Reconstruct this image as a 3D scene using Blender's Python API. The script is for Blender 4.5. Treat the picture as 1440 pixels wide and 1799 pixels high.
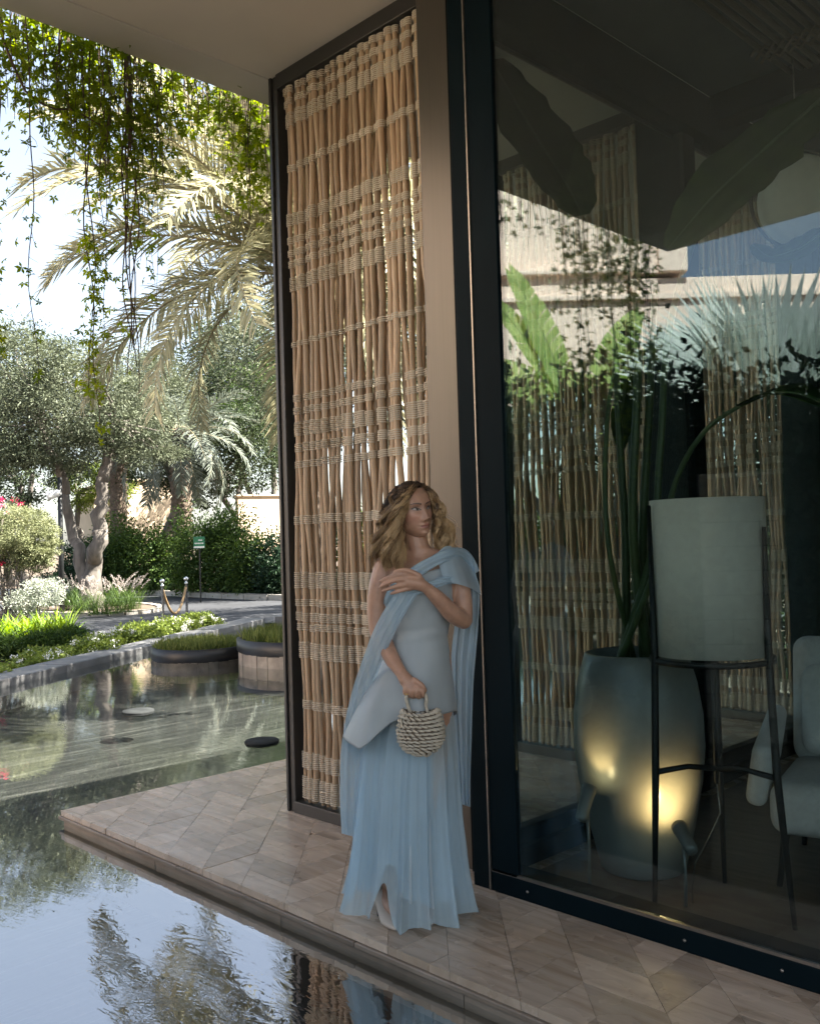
import bpy, bmesh, math, random
import numpy as np
from mathutils import Vector, Matrix
random.seed(7); RNG = np.random.default_rng(11)
for o in list(bpy.data.objects): bpy.data.objects.remove(o)
SC = bpy.context.scene
COL = SC.collection
# ------------------------------------------------------------------ camera
F_PX, IW, IH = 1663.83, 1440., 1799.
YAW, PIT, ROL = -0.793, 0.0287, -0.0299
CAM = np.array([2.7314, -3.1132, 1.522])
FW = np.array([math.sin(YAW)*math.cos(PIT), math.cos(YAW)*math.cos(PIT), math.sin(PIT)])
_r0 = np.array([math.cos(YAW), -math.sin(YAW), 0.]); _u0 = np.cross(_r0, FW)
RT = _r0*math.cos(ROL)+_u0*math.sin(ROL); UP = -_r0*math.sin(ROL)+_u0*math.cos(ROL)
cd = bpy.data.cameras.new('camera'); cam = bpy.data.objects.new('camera', cd); COL.objects.link(cam)
cd.sensor_fit = 'VERTICAL'; cd.sensor_height = 36; cd.lens = F_PX/IH*36; cd.clip_start = .05; cd.clip_end = 3000
cam.matrix_world = Matrix(((RT[0],UP[0],-FW[0],CAM[0]),(RT[1],UP[1],-FW[1],CAM[1]),(RT[2],UP[2],-FW[2],CAM[2]),(0,0,0,1)))
SC.camera = cam
# ------------------------------------------------------------------ sky, sun, exposure
SUN_AZ = math.radians(46)      # direction towards the sun, measured from +X to +Y
SUN_EL = math.radians(52)
wd = bpy.data.worlds.new('World'); SC.world = wd; wd.use_nodes = True
nt = wd.node_tree; nt.nodes.clear()
sky = nt.nodes.new('ShaderNodeTexSky'); sky.sky_type = 'NISHITA'; sky.sun_disc = False
sky.sun_elevation = SUN_EL; sky.sun_rotation = math.pi/2-SUN_AZ
sky.air_density = 1.1; sky.dust_density = 1.8; sky.ozone_density = 1.2
bg = nt.nodes.new('ShaderNodeBackground'); bg.inputs[1].default_value = .052
wo = nt.nodes.new('ShaderNodeOutputWorld')
hsv = nt.nodes.new('ShaderNodeHueSaturation'); hsv.inputs['Saturation'].default_value = .66
nt.links.new(sky.outputs[0], hsv.inputs['Color']); nt.links.new(hsv.outputs[0], bg.inputs[0]); nt.links.new(bg.outputs[0], wo.inputs[0])
sl = bpy.data.lights.new('sun', 'SUN'); sl.energy = 5.0; sl.angle = math.radians(.5); sl.color = (1, .93, .82)
so = bpy.data.objects.new('sun', sl); COL.objects.link(so)
sd = Vector((math.cos(SUN_AZ)*math.cos(SUN_EL), math.sin(SUN_AZ)*math.cos(SUN_EL), math.sin(SUN_EL)))
so.rotation_euler = sd.to_track_quat('Z', 'Y').to_euler(); so.location = sd*30
SC.render.engine = 'CYCLES'
SC.view_settings.view_transform = 'Standard'; SC.view_settings.look = 'None'
SC.view_settings.exposure = 2.95; SC.view_settings.gamma = 1
SC.cycles.max_bounces = 10; SC.cycles.transparent_max_bounces = 24; SC.cycles.transmission_bounces = 6
SC.cycles.caustics_reflective = False; SC.cycles.caustics_refractive = False
# ------------------------------------------------------------------ helpers
def ray(x, y): return FW+RT*(x-IW/2)/F_PX-UP*(y-IH/2)/F_PX
def at_z(x, y, z=0.): d = ray(x, y); return CAM+d*((z-CAM[2])/d[2])
def at_x(x, y, X): d = ray(x, y); return CAM+d*((X-CAM[0])/d[0])
def at_y(x, y, Y): d = ray(x, y); return CAM+d*((Y-CAM[1])/d[1])
def at_d(x, y, D): return CAM+ray(x, y)*D

def tag(o, label, cat, group=None, kind=None):
    if label: o['label'] = label
    if cat: o['category'] = cat
    if group: o['group'] = group
    if kind: o['kind'] = kind
    return o
def struct(o): o['kind'] = 'structure'; return o
def thing(name, label, cat, loc=(0,0,0), rz=0, group=None):
    o = bpy.data.objects.new(name, None); COL.objects.link(o); o.empty_display_size = .1
    o.location = loc; o.rotation_euler = (0, 0, rz)
    return tag(o, label, cat, group)
def link(name, me, parent=None, loc=None, rot=None, scale=None):
    o = bpy.data.objects.new(name, me); COL.objects.link(o)
    if parent is not None: o.parent = parent
    if loc is not None: o.location = loc
    if rot is not None: o.rotation_euler = rot
    if scale is not None: o.scale = scale
    return o
def mesh_np(name, V, Fq, mat, smooth=False, attr=None, uv=None):
    """V (n,3); Fq (m,k) same-size faces; attr = dict name -> (n,) float point attributes"""
    me = bpy.data.meshes.new(name)
    V = np.asarray(V, np.float32); Fq = np.asarray(Fq, np.int32)
    m, k = Fq.shape
    me.vertices.add(len(V)); me.vertices.foreach_set('co', V.ravel())
    me.loops.add(m*k); me.loops.foreach_set('vertex_index', Fq.ravel())
    me.polygons.add(m); me.polygons.foreach_set('loop_start', np.arange(0, m*k, k, dtype=np.int32))
    if smooth: me.polygons.foreach_set('use_smooth', np.ones(m, bool))
    me.update(calc_edges=True); me.validate()
    if attr:
        for an, av in attr.items():
            av = np.asarray(av, np.float32)
            if av.ndim == 1:
                a = me.attributes.new(an, 'FLOAT', 'POINT'); a.data.foreach_set('value', av)
            else:
                a = me.attributes.new(an, 'FLOAT_COLOR', 'POINT')
                a.data.foreach_set('color', np.concatenate([av, np.ones((len(av),1), np.float32)], 1).ravel())
    if mat: me.materials.append(mat)
    return me
class MB:
    """collects boxes, tubes, lathes and grids that become ONE mesh"""
    def __init__(s): s.v = []; s.f = []; s.sm = []
    def add(s, V, F, smooth=False):
        b = len(s.v); s.v += [tuple(p) for p in V]; s.f += [tuple(i+b for i in f) for f in F]; s.sm += [smooth]*len(F); return s
    def box(s, x0, x1, y0, y1, z0, z1, bev=0.):
        if bev <= 0:
            V = [(x, y, z) for z in (z0, z1) for y in (y0, y1) for x in (x0, x1)]
            return s.add(V, [(0,2,3,1),(4,5,7,6),(0,1,5,4),(2,6,7,3),(0,4,6,2),(1,3,7,5)])
        bm = bmesh.new(); bmesh.ops.create_cube(bm, size=1)
        for v in bm.verts: v.co = Vector(((x0+x1)/2+v.co.x*(x1-x0), (y0+y1)/2+v.co.y*(y1-y0), (z0+z1)/2+v.co.z*(z1-z0)))
        bmesh.ops.bevel(bm, geom=bm.edges[:], offset=bev, segments=1, affect='EDGES', profile=.5)
        bm.verts.index_update(); s.add([v.co[:] for v in bm.verts], [[v.index for v in f.verts] for f in bm.faces]); bm.free(); return s
    def tube(s, pts, rad, n=8, cap=True, flat=1., twist=0.):
        P = [Vector(p) for p in pts]; m = len(P)
        R = rad if hasattr(rad, '__len__') else [rad]*m
        T = [(P[min(i+1,m-1)]-P[max(i-1,0)]).normalized() for i in range(m)]
        a = Vector((0,0,1)) if abs(T[0].z) < .9 else Vector((1,0,0))
        N = (a-T[0]*a.dot(T[0])).normalized(); V = []
        for i in range(m):
            N = (N-T[i]*N.dot(T[i]))
            if N.length < 1e-6: N = T[i].orthogonal()
            N.normalize(); B = T[i].cross(N)
            for k in range(n):
                t = 2*math.pi*k/n+twist*i; V.append(P[i]+N*(math.cos(t)*R[i])+B*(math.sin(t)*R[i]*flat))
        Fs = [(i*n+k, i*n+(k+1)%n, (i+1)*n+(k+1)%n, (i+1)*n+k) for i in range(m-1) for k in range(n)]
        if cap: Fs += [tuple(range(n-1, -1, -1)), tuple(range((m-1)*n, m*n))]
        return s.add(V, Fs, True)
    def lathe(s, prof, n=24, c=(0,0,0), cap=True):
        V = [(c[0]+r*math.cos(2*math.pi*k/n), c[1]+r*math.sin(2*math.pi*k/n), c[2]+z) for r, z in prof for k in range(n)]
        m = len(prof)
        Fs = [(i*n+k, i*n+(k+1)%n, (i+1)*n+(k+1)%n, (i+1)*n+k) for i in range(m-1) for k in range(n)]
        if cap: Fs += [tuple(range(n-1,-1,-1)), tuple(range((m-1)*n, m*n))]
        return s.add(V, Fs, True)
    def prism(s, poly, z0, z1):
        n = len(poly); V = [(x, y, z0) for x, y in poly]+[(x, y, z1) for x, y in poly]
        return s.add(V, [tuple(range(n-1,-1,-1)), tuple(range(n, 2*n))]+[(i, (i+1)%n, n+(i+1)%n, n+i) for i in range(n)])
    def grid(s, G, closed=False, smooth=True):
        m = len(G); n = len(G[0]); V = [p for r in G for p in r]
        Fs = [(i*n+j, i*n+(j+1)%n, (i+1)*n+(j+1)%n, (i+1)*n+j) for i in range(m-1) for j in range(n if closed else n-1)]
        return s.add(V, Fs, smooth)
    def mesh(s, name, mat):
        me = bpy.data.meshes.new(name); me.from_pydata(s.v, [], s.f); me.polygons.foreach_set('use_smooth', s.sm)
        if mat: me.materials.append(mat)
        me.update(); return me
    def build(s, name, mat, parent=None, **kw): return link(name, s.mesh(name, mat), parent, **kw)
def bevel(o, w=.004, seg=2):
    m = o.modifiers.new('bevel', 'BEVEL'); m.width = w; m.segments = seg; m.limit_method = 'ANGLE'; m.angle_limit = math.radians(40); return o
# ------------------------------------------------------------------ materials
def lin(r, g, b):
    f = lambda c: c/12.92 if c <= .04045 else ((c+.055)/1.055)**2.4
    return (f(r/255), f(g/255), f(b/255), 1)
class NT:
    def __init__(s, name):
        s.m = bpy.data.materials.new(name); s.m.use_nodes = True; s.t = s.m.node_tree; s.t.nodes.clear()
        s.out = s.n('OutputMaterial')
    def n(s, t, **kw):
        nd = s.t.nodes.new('ShaderNode'+t)
        for k, v in kw.items():
            if k.startswith('i_'):
                key = k[2:]; key = int(key) if key.isdigit() else key.replace('_', ' ')
                nd.inputs[key].default_value = v
            else: setattr(nd, k, v)
        return nd
    def l(s, a, b): s.t.links.new(a, b)
    def ramp(s, fac, stops):
        r = s.n('ValToRGB'); e = r.color_ramp.elements
        while len(e) < len(stops): e.new(.5)
        for el, (p, c) in zip(e, stops): el.position = p; el.color = c if len(c) == 4 else (*c, 1)
        s.l(fac, r.inputs[0]); return r.outputs[0]
    def coord(s, scale=(1,1,1), rot=(0,0,0), kind='Object'):
        tc = s.n('TexCoord'); mp = s.n('Mapping'); mp.inputs['Scale'].default_value = scale; mp.inputs['Rotation'].default_value = rot
        s.l(tc.outputs[kind], mp.inputs[0]); return mp.outputs[0]
    def noise(s, vec, scale, detail=4, rough=.55, dist=0.):
        nd = s.n('TexNoise'); nd.inputs['Scale'].default_value = scale; nd.inputs['Detail'].default_value = detail
        nd.inputs['Roughness'].default_value = rough; nd.inputs['Distortion'].default_value = dist
        if vec is not None: s.l(vec, nd.inputs['Vector'])
        return nd.outputs[0]
    def bump(s, h, strength=.3, dist=.01):
        b = s.n('Bump'); b.inputs['Strength'].default_value = strength; b.inputs['Distance'].default_value = dist
        s.l(h, b.inputs['Height']); return b.outputs[0]
    def pbsdf(s, col=None, rough=.6, metal=0., spec=.5, **kw):
        p = s.n('BsdfPrincipled'); p.inputs['Roughness'].default_value = rough; p.inputs['Metallic'].default_value = metal
        p.inputs['Specular IOR Level'].default_value = spec
        if col is not None:
            if hasattr(col, 'node'): s.l(col, p.inputs['Base Color'])
            else: p.inputs['Base Color'].default_value = col if len(col) == 4 else (*col, 1)
        for k, v in kw.items(): p.inputs[k.replace('_', ' ')].default_value = v
        return p
    def done(s, sh): s.l(sh, s.out.inputs[0]); return s.m
_ones = 'zeroth first second third fourth fifth sixth seventh eighth ninth tenth eleventh twelfth thirteenth fourteenth fifteenth sixteenth seventeenth eighteenth nineteenth'.split()
def nth(n):
    if n < 20: return _ones[n]
    tens = {2:'twent',3:'thirt',4:'fort',5:'fift'}[n//10]
    return tens+'ieth' if n % 10 == 0 else tens+'y-'+_ones[n % 10]
def c4(*c): return (*c, 1)
def simple(name, c, rough=.6, metal=0., var=.15, scale=6., bump=0., spec=.5, stretch=(1,1,1), **kw):
    t = NT(name); v = t.coord(stretch)
    nz = t.noise(v, scale, 5)
    c = np.array(c[:3])
    col = t.ramp(nz, [(.3, tuple(c*(1-var))), (.7, tuple(np.minimum(c*(1+var), 1)))])
    p = t.pbsdf(col, rough, metal, spec, **kw)
    if bump: t.l(t.bump(t.noise(v, scale*6, 4), bump, .004), p.inputs['Normal'])
    return t.done(p.outputs[0])
def leaf_mat(name, dark, light, trans=.35, rough=.5, tcol=None, spec=.22):
    """leaf: colour varies with the per-leaf attribute 'tint'; part of the light goes through"""
    t = NT(name); a = t.n('Attribute', attribute_name='tint')
    col = t.ramp(a.outputs['Fac'], [(0, dark), (1, light)])
    p = t.pbsdf(col, rough+.1, 0, spec)
    tr = t.n('BsdfTranslucent'); mx = t.n('MixShader'); mx.inputs[0].default_value = trans
    hs = t.n('HueSaturation'); hs.inputs['Hue'].default_value = .485; hs.inputs['Saturation'].default_value = 1.15; hs.inputs['Value'].default_value = 1.5
    t.l(col, hs.inputs['Color']); t.l(hs.outputs[0], tr.inputs[0])
    t.l(p.outputs[0], mx.inputs[1]); t.l(tr.outputs[0], mx.inputs[2]); return t.done(mx.outputs[0])
def glass_mat(name, tint=(.73,.79,.785), refl=1., base=.07):
    """flat pane: straight-through tinted transmission plus mirror reflection that grows at grazing angles"""
    t = NT(name); lw = t.n('LayerWeight'); lw.inputs[0].default_value = .5
    pw = t.n('Math', operation='POWER'); t.l(lw.outputs['Facing'], pw.inputs[0]); pw.inputs[1].default_value = 5
    ma = t.n('Math', operation='MULTIPLY_ADD'); t.l(pw.outputs[0], ma.inputs[0]); ma.inputs[1].default_value = .9*refl; ma.inputs[2].default_value = base*refl
    tr = t.n('BsdfTransparent'); tr.inputs[0].default_value = c4(*tint)
    gl = t.n('BsdfGlossy'); gl.inputs['Roughness'].default_value = .0; gl.inputs[0].default_value = (.80,.93,1,1)
    mx = t.n('MixShader'); t.l(ma.outputs[0], mx.inputs[0]); t.l(tr.outputs[0], mx.inputs[1]); t.l(gl.outputs[0], mx.inputs[2])
    return t.done(mx.outputs[0])
M = {}
def build_materials():
    M['frame'] = simple('dark_teal_metal', (.0035,.009,.012), .5, .0, .2, 3, spec=.05)
    M['frame_black'] = simple('black_metal', (.003,.006,.007), .5, 0, .2, 4, spec=.05)
    t = NT('bronze_metal'); v = t.coord((220,220,.5)); nz = t.noise(v, 2, 3); nz2 = t.noise(t.coord(), 1.3, 3)
    col = t.ramp(nz, [(.3, (.090,.080,.067)), (.7, (.104,.092,.078))])
    p = t.pbsdf(col, .34, .55); t.l(t.bump(nz, .08, .002), p.inputs['Normal']); M['bronze'] = t.done(p.outputs[0])
    M['alu'] = simple('aluminium_trim', (.30,.27,.24), .35, .9, .1, 5)
    M['soffit'] = simple('painted_soffit', (.68,.645,.59), .75, 0, .05, 1.2, bump=.05)
    M['fascia'] = simple('painted_fascia', (.64,.62,.585), .7, 0, .05, 1.5, bump=.05)
    M['gap'] = simple('dark_gap', (.05,.045,.04), .9)
    M['glass'] = glass_mat('pane_glass'); M['glass2'] = glass_mat('inner_pane_glass', (.80,.86,.845), .7, .04)
    # bamboo cane
    t = NT('cane'); tc = t.n('TexCoord'); oi = t.n('ObjectInfo')
    mp = t.n('Mapping'); mp.inputs['Scale'].default_value = (30,30,1.5); t.l(tc.outputs['Object'], mp.inputs[0])
    add = t.n('VectorMath', operation='ADD'); t.l(mp.outputs[0], add.inputs[0]); t.l(oi.outputs['Random'], add.inputs[1])
    nz = t.noise(add.outputs[0], 1.5, 5, .6)
    mp2 = t.n('Mapping'); mp2.inputs['Scale'].default_value = (8,8,3); t.l(tc.outputs['Object'], mp2.inputs[0]); nz2 = t.noise(mp2.outputs[0], 1.7, 5, .62)
    c1 = t.ramp(nz, [(.28, (.36,.235,.138)), (.5, (.53,.37,.235)), (.75, (.65,.49,.335))])
    spot = t.ramp(nz2, [(.26, (.42,.34,.3)), (.36, (1,1,1))])
    mul = t.n('MixRGB', blend_type='MULTIPLY'); mul.inputs[0].default_value = 1; t.l(c1, mul.inputs[1]); t.l(spot, mul.inputs[2])
    hs = t.n('HueSaturation'); mr = t.n('MapRange'); mr.inputs[3].default_value = .68; mr.inputs[4].default_value = 1.2
    t.l(oi.outputs['Random'], mr.inputs[0]); t.l(mr.outputs[0], hs.inputs['Value']); t.l(mul.outputs[0], hs.inputs['Color'])
    p = t.pbsdf(hs.outputs[0], .42, 0, .45); t.l(t.bump(nz, .25, .003), p.inputs['Normal']); M['cane'] = t.done(p.outputs[0])
    t = NT('cane_binding'); v = t.coord((1,1,1)); nz = t.noise(v, 40, 4)
    col = t.ramp(nz, [(.3, (.52,.44,.33)), (.7, (.76,.67,.54))])
    p = t.pbsdf(col, .6, 0, .3); M['twine'] = t.done(p.outputs[0])
    # terrace travertine, veins run along each tile's own length
    def stone(name, cols, rough, rot):
        t = NT(name); oi = t.n('ObjectInfo'); tc = t.n('TexCoord')
        mp = t.n('Mapping'); mp.inputs['Rotation'].default_value = (0,0,rot); mp.inputs['Scale'].default_value = (1.2,16,1)
        t.l(tc.outputs['Object'], mp.inputs[0])
        cx = t.n('CombineXYZ'); mm = t.n('Math', operation='MULTIPLY'); mm.inputs[1].default_value = 37; t.l(oi.outputs['Random'], mm.inputs[0]); t.l(mm.outputs[0], cx.inputs[0]); t.l(mm.outputs[0], cx.inputs[1])
        ad = t.n('VectorMath', operation='ADD'); t.l(mp.outputs[0], ad.inputs[0]); t.l(cx.outputs[0], ad.inputs[1])
        nz = t.noise(ad.outputs[0], 1.6, 7, .62, .4)
        col = t.ramp(nz, [(.28, cols[0]), (.48, cols[1]), (.72, cols[2])])
        hs = t.n('HueSaturation'); mr = t.n('MapRange'); mr.inputs[3].default_value = .78; mr.inputs[4].default_value = 1.16
        t.l(oi.outputs['Random'], mr.inputs[0]); t.l(mr.outputs[0], hs.inputs['Value']); t.l(col, hs.inputs['Color'])
        p = t.pbsdf(hs.outputs[0], rough, 0, .5)
        rr = t.ramp(t.noise(t.coord((1,1,1)), 5, 4), [(.3, (rough-.06,)*3), (.7, (rough+.08,)*3)]); t.l(rr, p.inputs['Roughness'])
        t.l(t.bump(nz, .12, .002), p.inputs['Normal']); return t.done(p.outputs[0])
    cs = [(.31,.225,.155), (.50,.395,.30), (.62,.51,.41)]
    M['tileU'] = stone('travertine_tile', cs, .25, 0.); M['tileV'] = stone('travertine_tile_across', cs, .25, math.pi/2)
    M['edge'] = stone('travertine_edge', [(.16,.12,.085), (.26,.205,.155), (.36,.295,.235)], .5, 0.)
    M['slab'] = simple('dark_grout', (.05,.04,.032), .8)
    # pond
    t = NT('pond_floor_stone'); v = t.coord((7,.42,1), (0,0,math.radians(-8))); nz = t.noise(v, 2.2, 8, .65, 1.2); nb = t.noise(t.coord(), .5, 3)
    col = t.ramp(nz, [(.3, (.010,.0105,.0095)), (.45, (.026,.027,.025)), (.56, (.05,.05,.046)), (.70, (.16,.158,.148))])
    mx = t.n('MixRGB', blend_type='MULTIPLY'); mx.inputs[0].default_value = .7; t.l(col, mx.inputs[1]); t.l(t.ramp(nb, [(.35, (.45,.5,.46)), (.65, (1,1,1))]), mx.inputs[2])
    M['pondfloor'] = t.done(t.pbsdf(mx.outputs[0], .6).outputs[0])
    t = NT('pond_water'); v = t.coord((1,1,1))
    v2 = t.coord((1.0,2.6,1), (0,0,math.radians(-52)))
    n1 = t.noise(v2, 5.5, 3, .55, .6); n2 = t.noise(v, .45, 2, .5)
    amp = t.ramp(n2, [(.35, (.15,)*3), (.65, (1,)*3)])
    mu = t.n('Math', operation='MULTIPLY'); t.l(n1, mu.inputs[0]); t.l(amp, mu.inputs[1])
    bp = t.bump(mu.outputs[0], .055, .02)
    fr = t.n('Fresnel'); fr.inputs[0].default_value = 1.33; t.l(bp, fr.inputs['Normal'])
    tr = t.n('BsdfTransparent'); tr.inputs[0].default_value = (.75,.775,.765,1)
    gl = t.n('BsdfGlossy'); gl.inputs['Roughness'].default_value = .012; gl.inputs[0].default_value = (1,1,1,1); t.l(bp, gl.inputs['Normal'])
    fm = t.n('Math', operation='MULTIPLY_ADD'); t.l(fr.outputs[0], fm.inputs[0]); fm.inputs[1].default_value = .40; fm.inputs[2].default_value = .0; fm.use_clamp = True
    mx = t.n('MixShader'); t.l(fm.outputs[0], mx.inputs[0]); t.l(tr.outputs[0], mx.inputs[1]); t.l(gl.outputs[0], mx.inputs[2]); M['water'] = t.done(mx.outputs[0])
    M['kerbstone'] = simple('grey_kerb_stone', (.15,.152,.155), .55, 0, .28, 3, .2, stretch=(1,1,1))
    M['kerb'] = simple('pale_kerb_concrete', (.36,.34,.30), .8, 0, .2, 4, .3)
    t = NT('asphalt'); v = t.coord(); nz = t.noise(v, 120, 3); nb = t.noise(v, .8, 4)
    col = t.ramp(nz, [(.3, (.020,.022,.026)), (.75, (.048,.052,.06))]); mx = t.n('MixRGB', blend_type='MULTIPLY'); mx.inputs[0].default_value = 1; t.l(col, mx.inputs[1]); t.l(t.ramp(nb, [(.3, (.75,)*3), (.7, (1.15,)*3)]), mx.inputs[2])
    p = t.pbsdf(mx.outputs[0], .75); t.l(t.bump(nz, .4, .01), p.inputs['Normal']); M['asphalt'] = t.done(p.outputs[0])
    M['soil'] = simple('garden_soil', (.085,.062,.042), .95, 0, .4, 5, .5)
    M['bark'] = simple('grey_bark', (.135,.12,.105), .9, 0, .45, 7, .9, stretch=(1,1,.25))
    M['palmbark'] = simple('palm_bark', (.16,.125,.095), .95, 0, .45, 12, .9)
    M['stem'] = simple('vine_stem', (.085,.055,.035), .85, 0, .35, 20, .4)
    M['wallbeige'] = simple('beige_stucco', (.62,.50,.36), .85, 0, .06, 2, .1)
    M['wallpink'] = simple('pink_stucco', (.84,.67,.56), .85, 0, .07, 1.2, .1)
    M['wallstone'] = simple('rough_stone_block', (.42,.37,.31), .85, 0, .25, 8, .8)
    M['leaf_vine'] = leaf_mat('creeper_leaf', (.07,.12,.012), (.25,.32,.04), .5)
    M['leaf_olive'] = leaf_mat('olive_leaf', (.05,.066,.038), (.14,.16,.105), .2, .5)
    M['leaf_dark'] = leaf_mat('dark_tree_leaf', (.020,.035,.018), (.07,.095,.045), .2, .45)
    M['leaf_hedge'] = leaf_mat('hedge_leaf', (.025,.055,.016), (.095,.155,.035), .28, .42)
    M['leaf_low'] = leaf_mat('ground_cover_leaf', (.012,.032,.018), (.045,.085,.04), .2, .4)
    M['leaf_shrub'] = leaf_mat('bright_shrub_leaf', (.09,.13,.03), (.24,.31,.075), .3, .45)
    M['leaf_round'] = leaf_mat('topiary_leaf', (.10,.12,.055), (.28,.30,.17), .2, .5)
    M['leaf_silver'] = leaf_mat('silver_leaf', (.22,.25,.2), (.46,.49,.43), .2, .6)
    M['palm'] = leaf_mat('date_palm_leaflet', (.165,.175,.095), (.42,.40,.26), .32, .4, spec=.5)
    M['palm_far'] = leaf_mat('far_palm_leaflet', (.085,.105,.085), (.19,.215,.18), .2, .45)
    M['grass'] = leaf_mat('planter_grass', (.07,.10,.025), (.22,.25,.08), .3, .5)
    M['plume'] = leaf_mat('grass_plume', (.30,.26,.23), (.5,.46,.42), .3, .7)
    M['lily'] = leaf_mat('strap_leaf', (.08,.16,.02), (.30,.42,.06), .35, .4)
    M['banana'] = leaf_mat('banana_leaf', (.22,.35,.10), (.48,.60,.24), .45, .35)
    M['indoor_leaf'] = leaf_mat('indoor_leaf', (.018,.04,.014), (.05,.085,.022), .35, .35)
    M['fan'] = leaf_mat('silver_fan_leaf', (.42,.47,.44), (.66,.7,.66), .25, .4)
    M['rachis'] = simple('frond_stalk', (.22,.19,.11), .6)
    M['white_flower'] = leaf_mat('white_petal', (.75,.75,.72), (.85,.85,.82), .3, .6)
    M['pink_flower'] = leaf_mat('pink_petal', (.55,.03,.09), (.75,.06,.14), .3, .6)
build_materials()
# ================================================================== the setting
SOF = 4.222; WATER = -.085; GND = -.16
def flat(name, poly, z, mat, kind='structure'):
    mb = MB(); mb.add([(x, y, z) for x, y in poly], [tuple(range(len(poly)))]); o = mb.build(name, mat); o['kind'] = kind; return o
def clip_half(poly, nx, ny, c):
    out = []
    for i in range(len(poly)):
        a, b = poly[i], poly[(i+1) % len(poly)]; da = a[0]*nx+a[1]*ny-c; db = b[0]*nx+b[1]*ny-c
        if da <= 0: out.append(a)
        if da*db < 0: t = da/(da-db); out.append((a[0]+(b[0]-a[0])*t, a[1]+(b[1]-a[1])*t))
    return out
def clip_rect(poly, x0, x1, y0, y1):
    for nx, ny, c in ((-1,0,-x0), (1,0,x1), (0,-1,-y0), (0,1,y1)):
        poly = clip_half(poly, nx, ny, c)
        if len(poly) < 3: return []
    return poly
def area(p): return abs(sum(p[i][0]*p[(i+1)%len(p)][1]-p[(i+1)%len(p)][0]*p[i][1] for i in range(len(p))))/2
# pond outline (far kerb runs from lower left to the upper right)
K0, K1 = np.array([-6.2,-2.6]), np.array([-13.0,8.2])
kd = (K1-K0)/np.linalg.norm(K1-K0); kn = np.array([-kd[1], kd[0]])      # kn points away from the pond
if kn[0] > 0: kn = -kn
K2 = K1+np.array([5.6,4.6])                                             # return of the kerb behind the planters
K00 = K0-kd*9
def poly_line_strip(pts, w, nrm): return pts
# ground, road
flat('ground', [(-600,-600),(600,-600),(600,600),(-600,600)], -.42, M['soil'])
bedw = 1.35
near = [tuple(K00+kn*.5), tuple(K1+kn*.5+kd*.4)]
gard = [tuple(K00+kn*.45), tuple(K1+kn*.45+kd*.45), tuple(K2+np.array([-.3,.5])), (-6.2,8.7), (7,8.7), (14,60), (-120,60), (-120,-30), tuple(K00+kn*.45+np.array([0,-12]))]
flat('garden_bed', gard, GND-.03, M['soil'])
P = lambda x, y, z=GND: tuple(at_z(x, y, z)[:2])
kerb_far = [P(60,1034), P(170,1040), P(240,1043), P(320,1047), P(400,1051), P(480,1054)]
kerb_far = [(kerb_far[0][0]-14, kerb_far[0][1]-3)]+kerb_far+[(-12.,15.6), (-2.,17.)]
road_near = [(2.,12.6), (-7.2,12.5), tuple(K1+kn*1.25+kd*.9), tuple(K0+kn*1.9+kd*9.6), tuple(K0+kn*2.3+kd*8.4), (-15.4,3.9), (-22,3.3), (-48,2.)]
mb = MB(); pol = kerb_far[::-1]+road_near[::-1]
flat('road', kerb_far+[(2.,17.)]+road_near, GND, M['asphalt'])
# far kerb, one stone after the other
rk = struct(link('kerb', None)); rk.name = 'kerb'
def polyl(pts, step):
    out = []; d = 0
    for a, b in zip(pts[:-1], pts[1:]):
        a = np.array(a); b = np.array(b); L = np.linalg.norm(b-a); n = max(1, round(L/step))
        out += [(a+(b-a)*i/n, a+(b-a)*(i+1)/n) for i in range(n)]
    return out
def kerb_stones(root, pts, step, w, z0, z1, mat, name, gap=.01):
    for a, b in polyl(pts, step):
        d = b-a; L = np.linalg.norm(d); d /= L; n = np.array([-d[1], d[0]])
        MB().box(gap, L-gap, 0, w, z0, z1, .012).build(name, mat, root, loc=(a[0], a[1], random.uniform(-.003,.003)), rot=(0,0,math.atan2(d[1], d[0])))
kerb_stones(rk, kerb_far[1:-1], 1.0, -.22, GND-.1, GND+.17, M['kerb'], 'kerb_stone')
# traffic island with the old olive
isl_c = np.array(P(150,1072)); N_ = 30
isl = [(isl_c[0]+3.1*math.cos(t)*1.0-.2, isl_c[1]+1.55*math.sin(t)) for t in np.linspace(0, 2*math.pi, N_, endpoint=False)]
ri = struct(MB().prism([(isl_c[0]+(x-isl_c[0])*.97, isl_c[1]+(y-isl_c[1])*.97) for x, y in isl], GND-.05, GND+.07).build('island', M['soil']))
rk2 = struct(link('island_kerb', None)); kerb_stones(rk2, isl+[isl[0]], .7, -.14, GND-.1, GND+.1, M['kerb'], 'kerb_stone')
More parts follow.
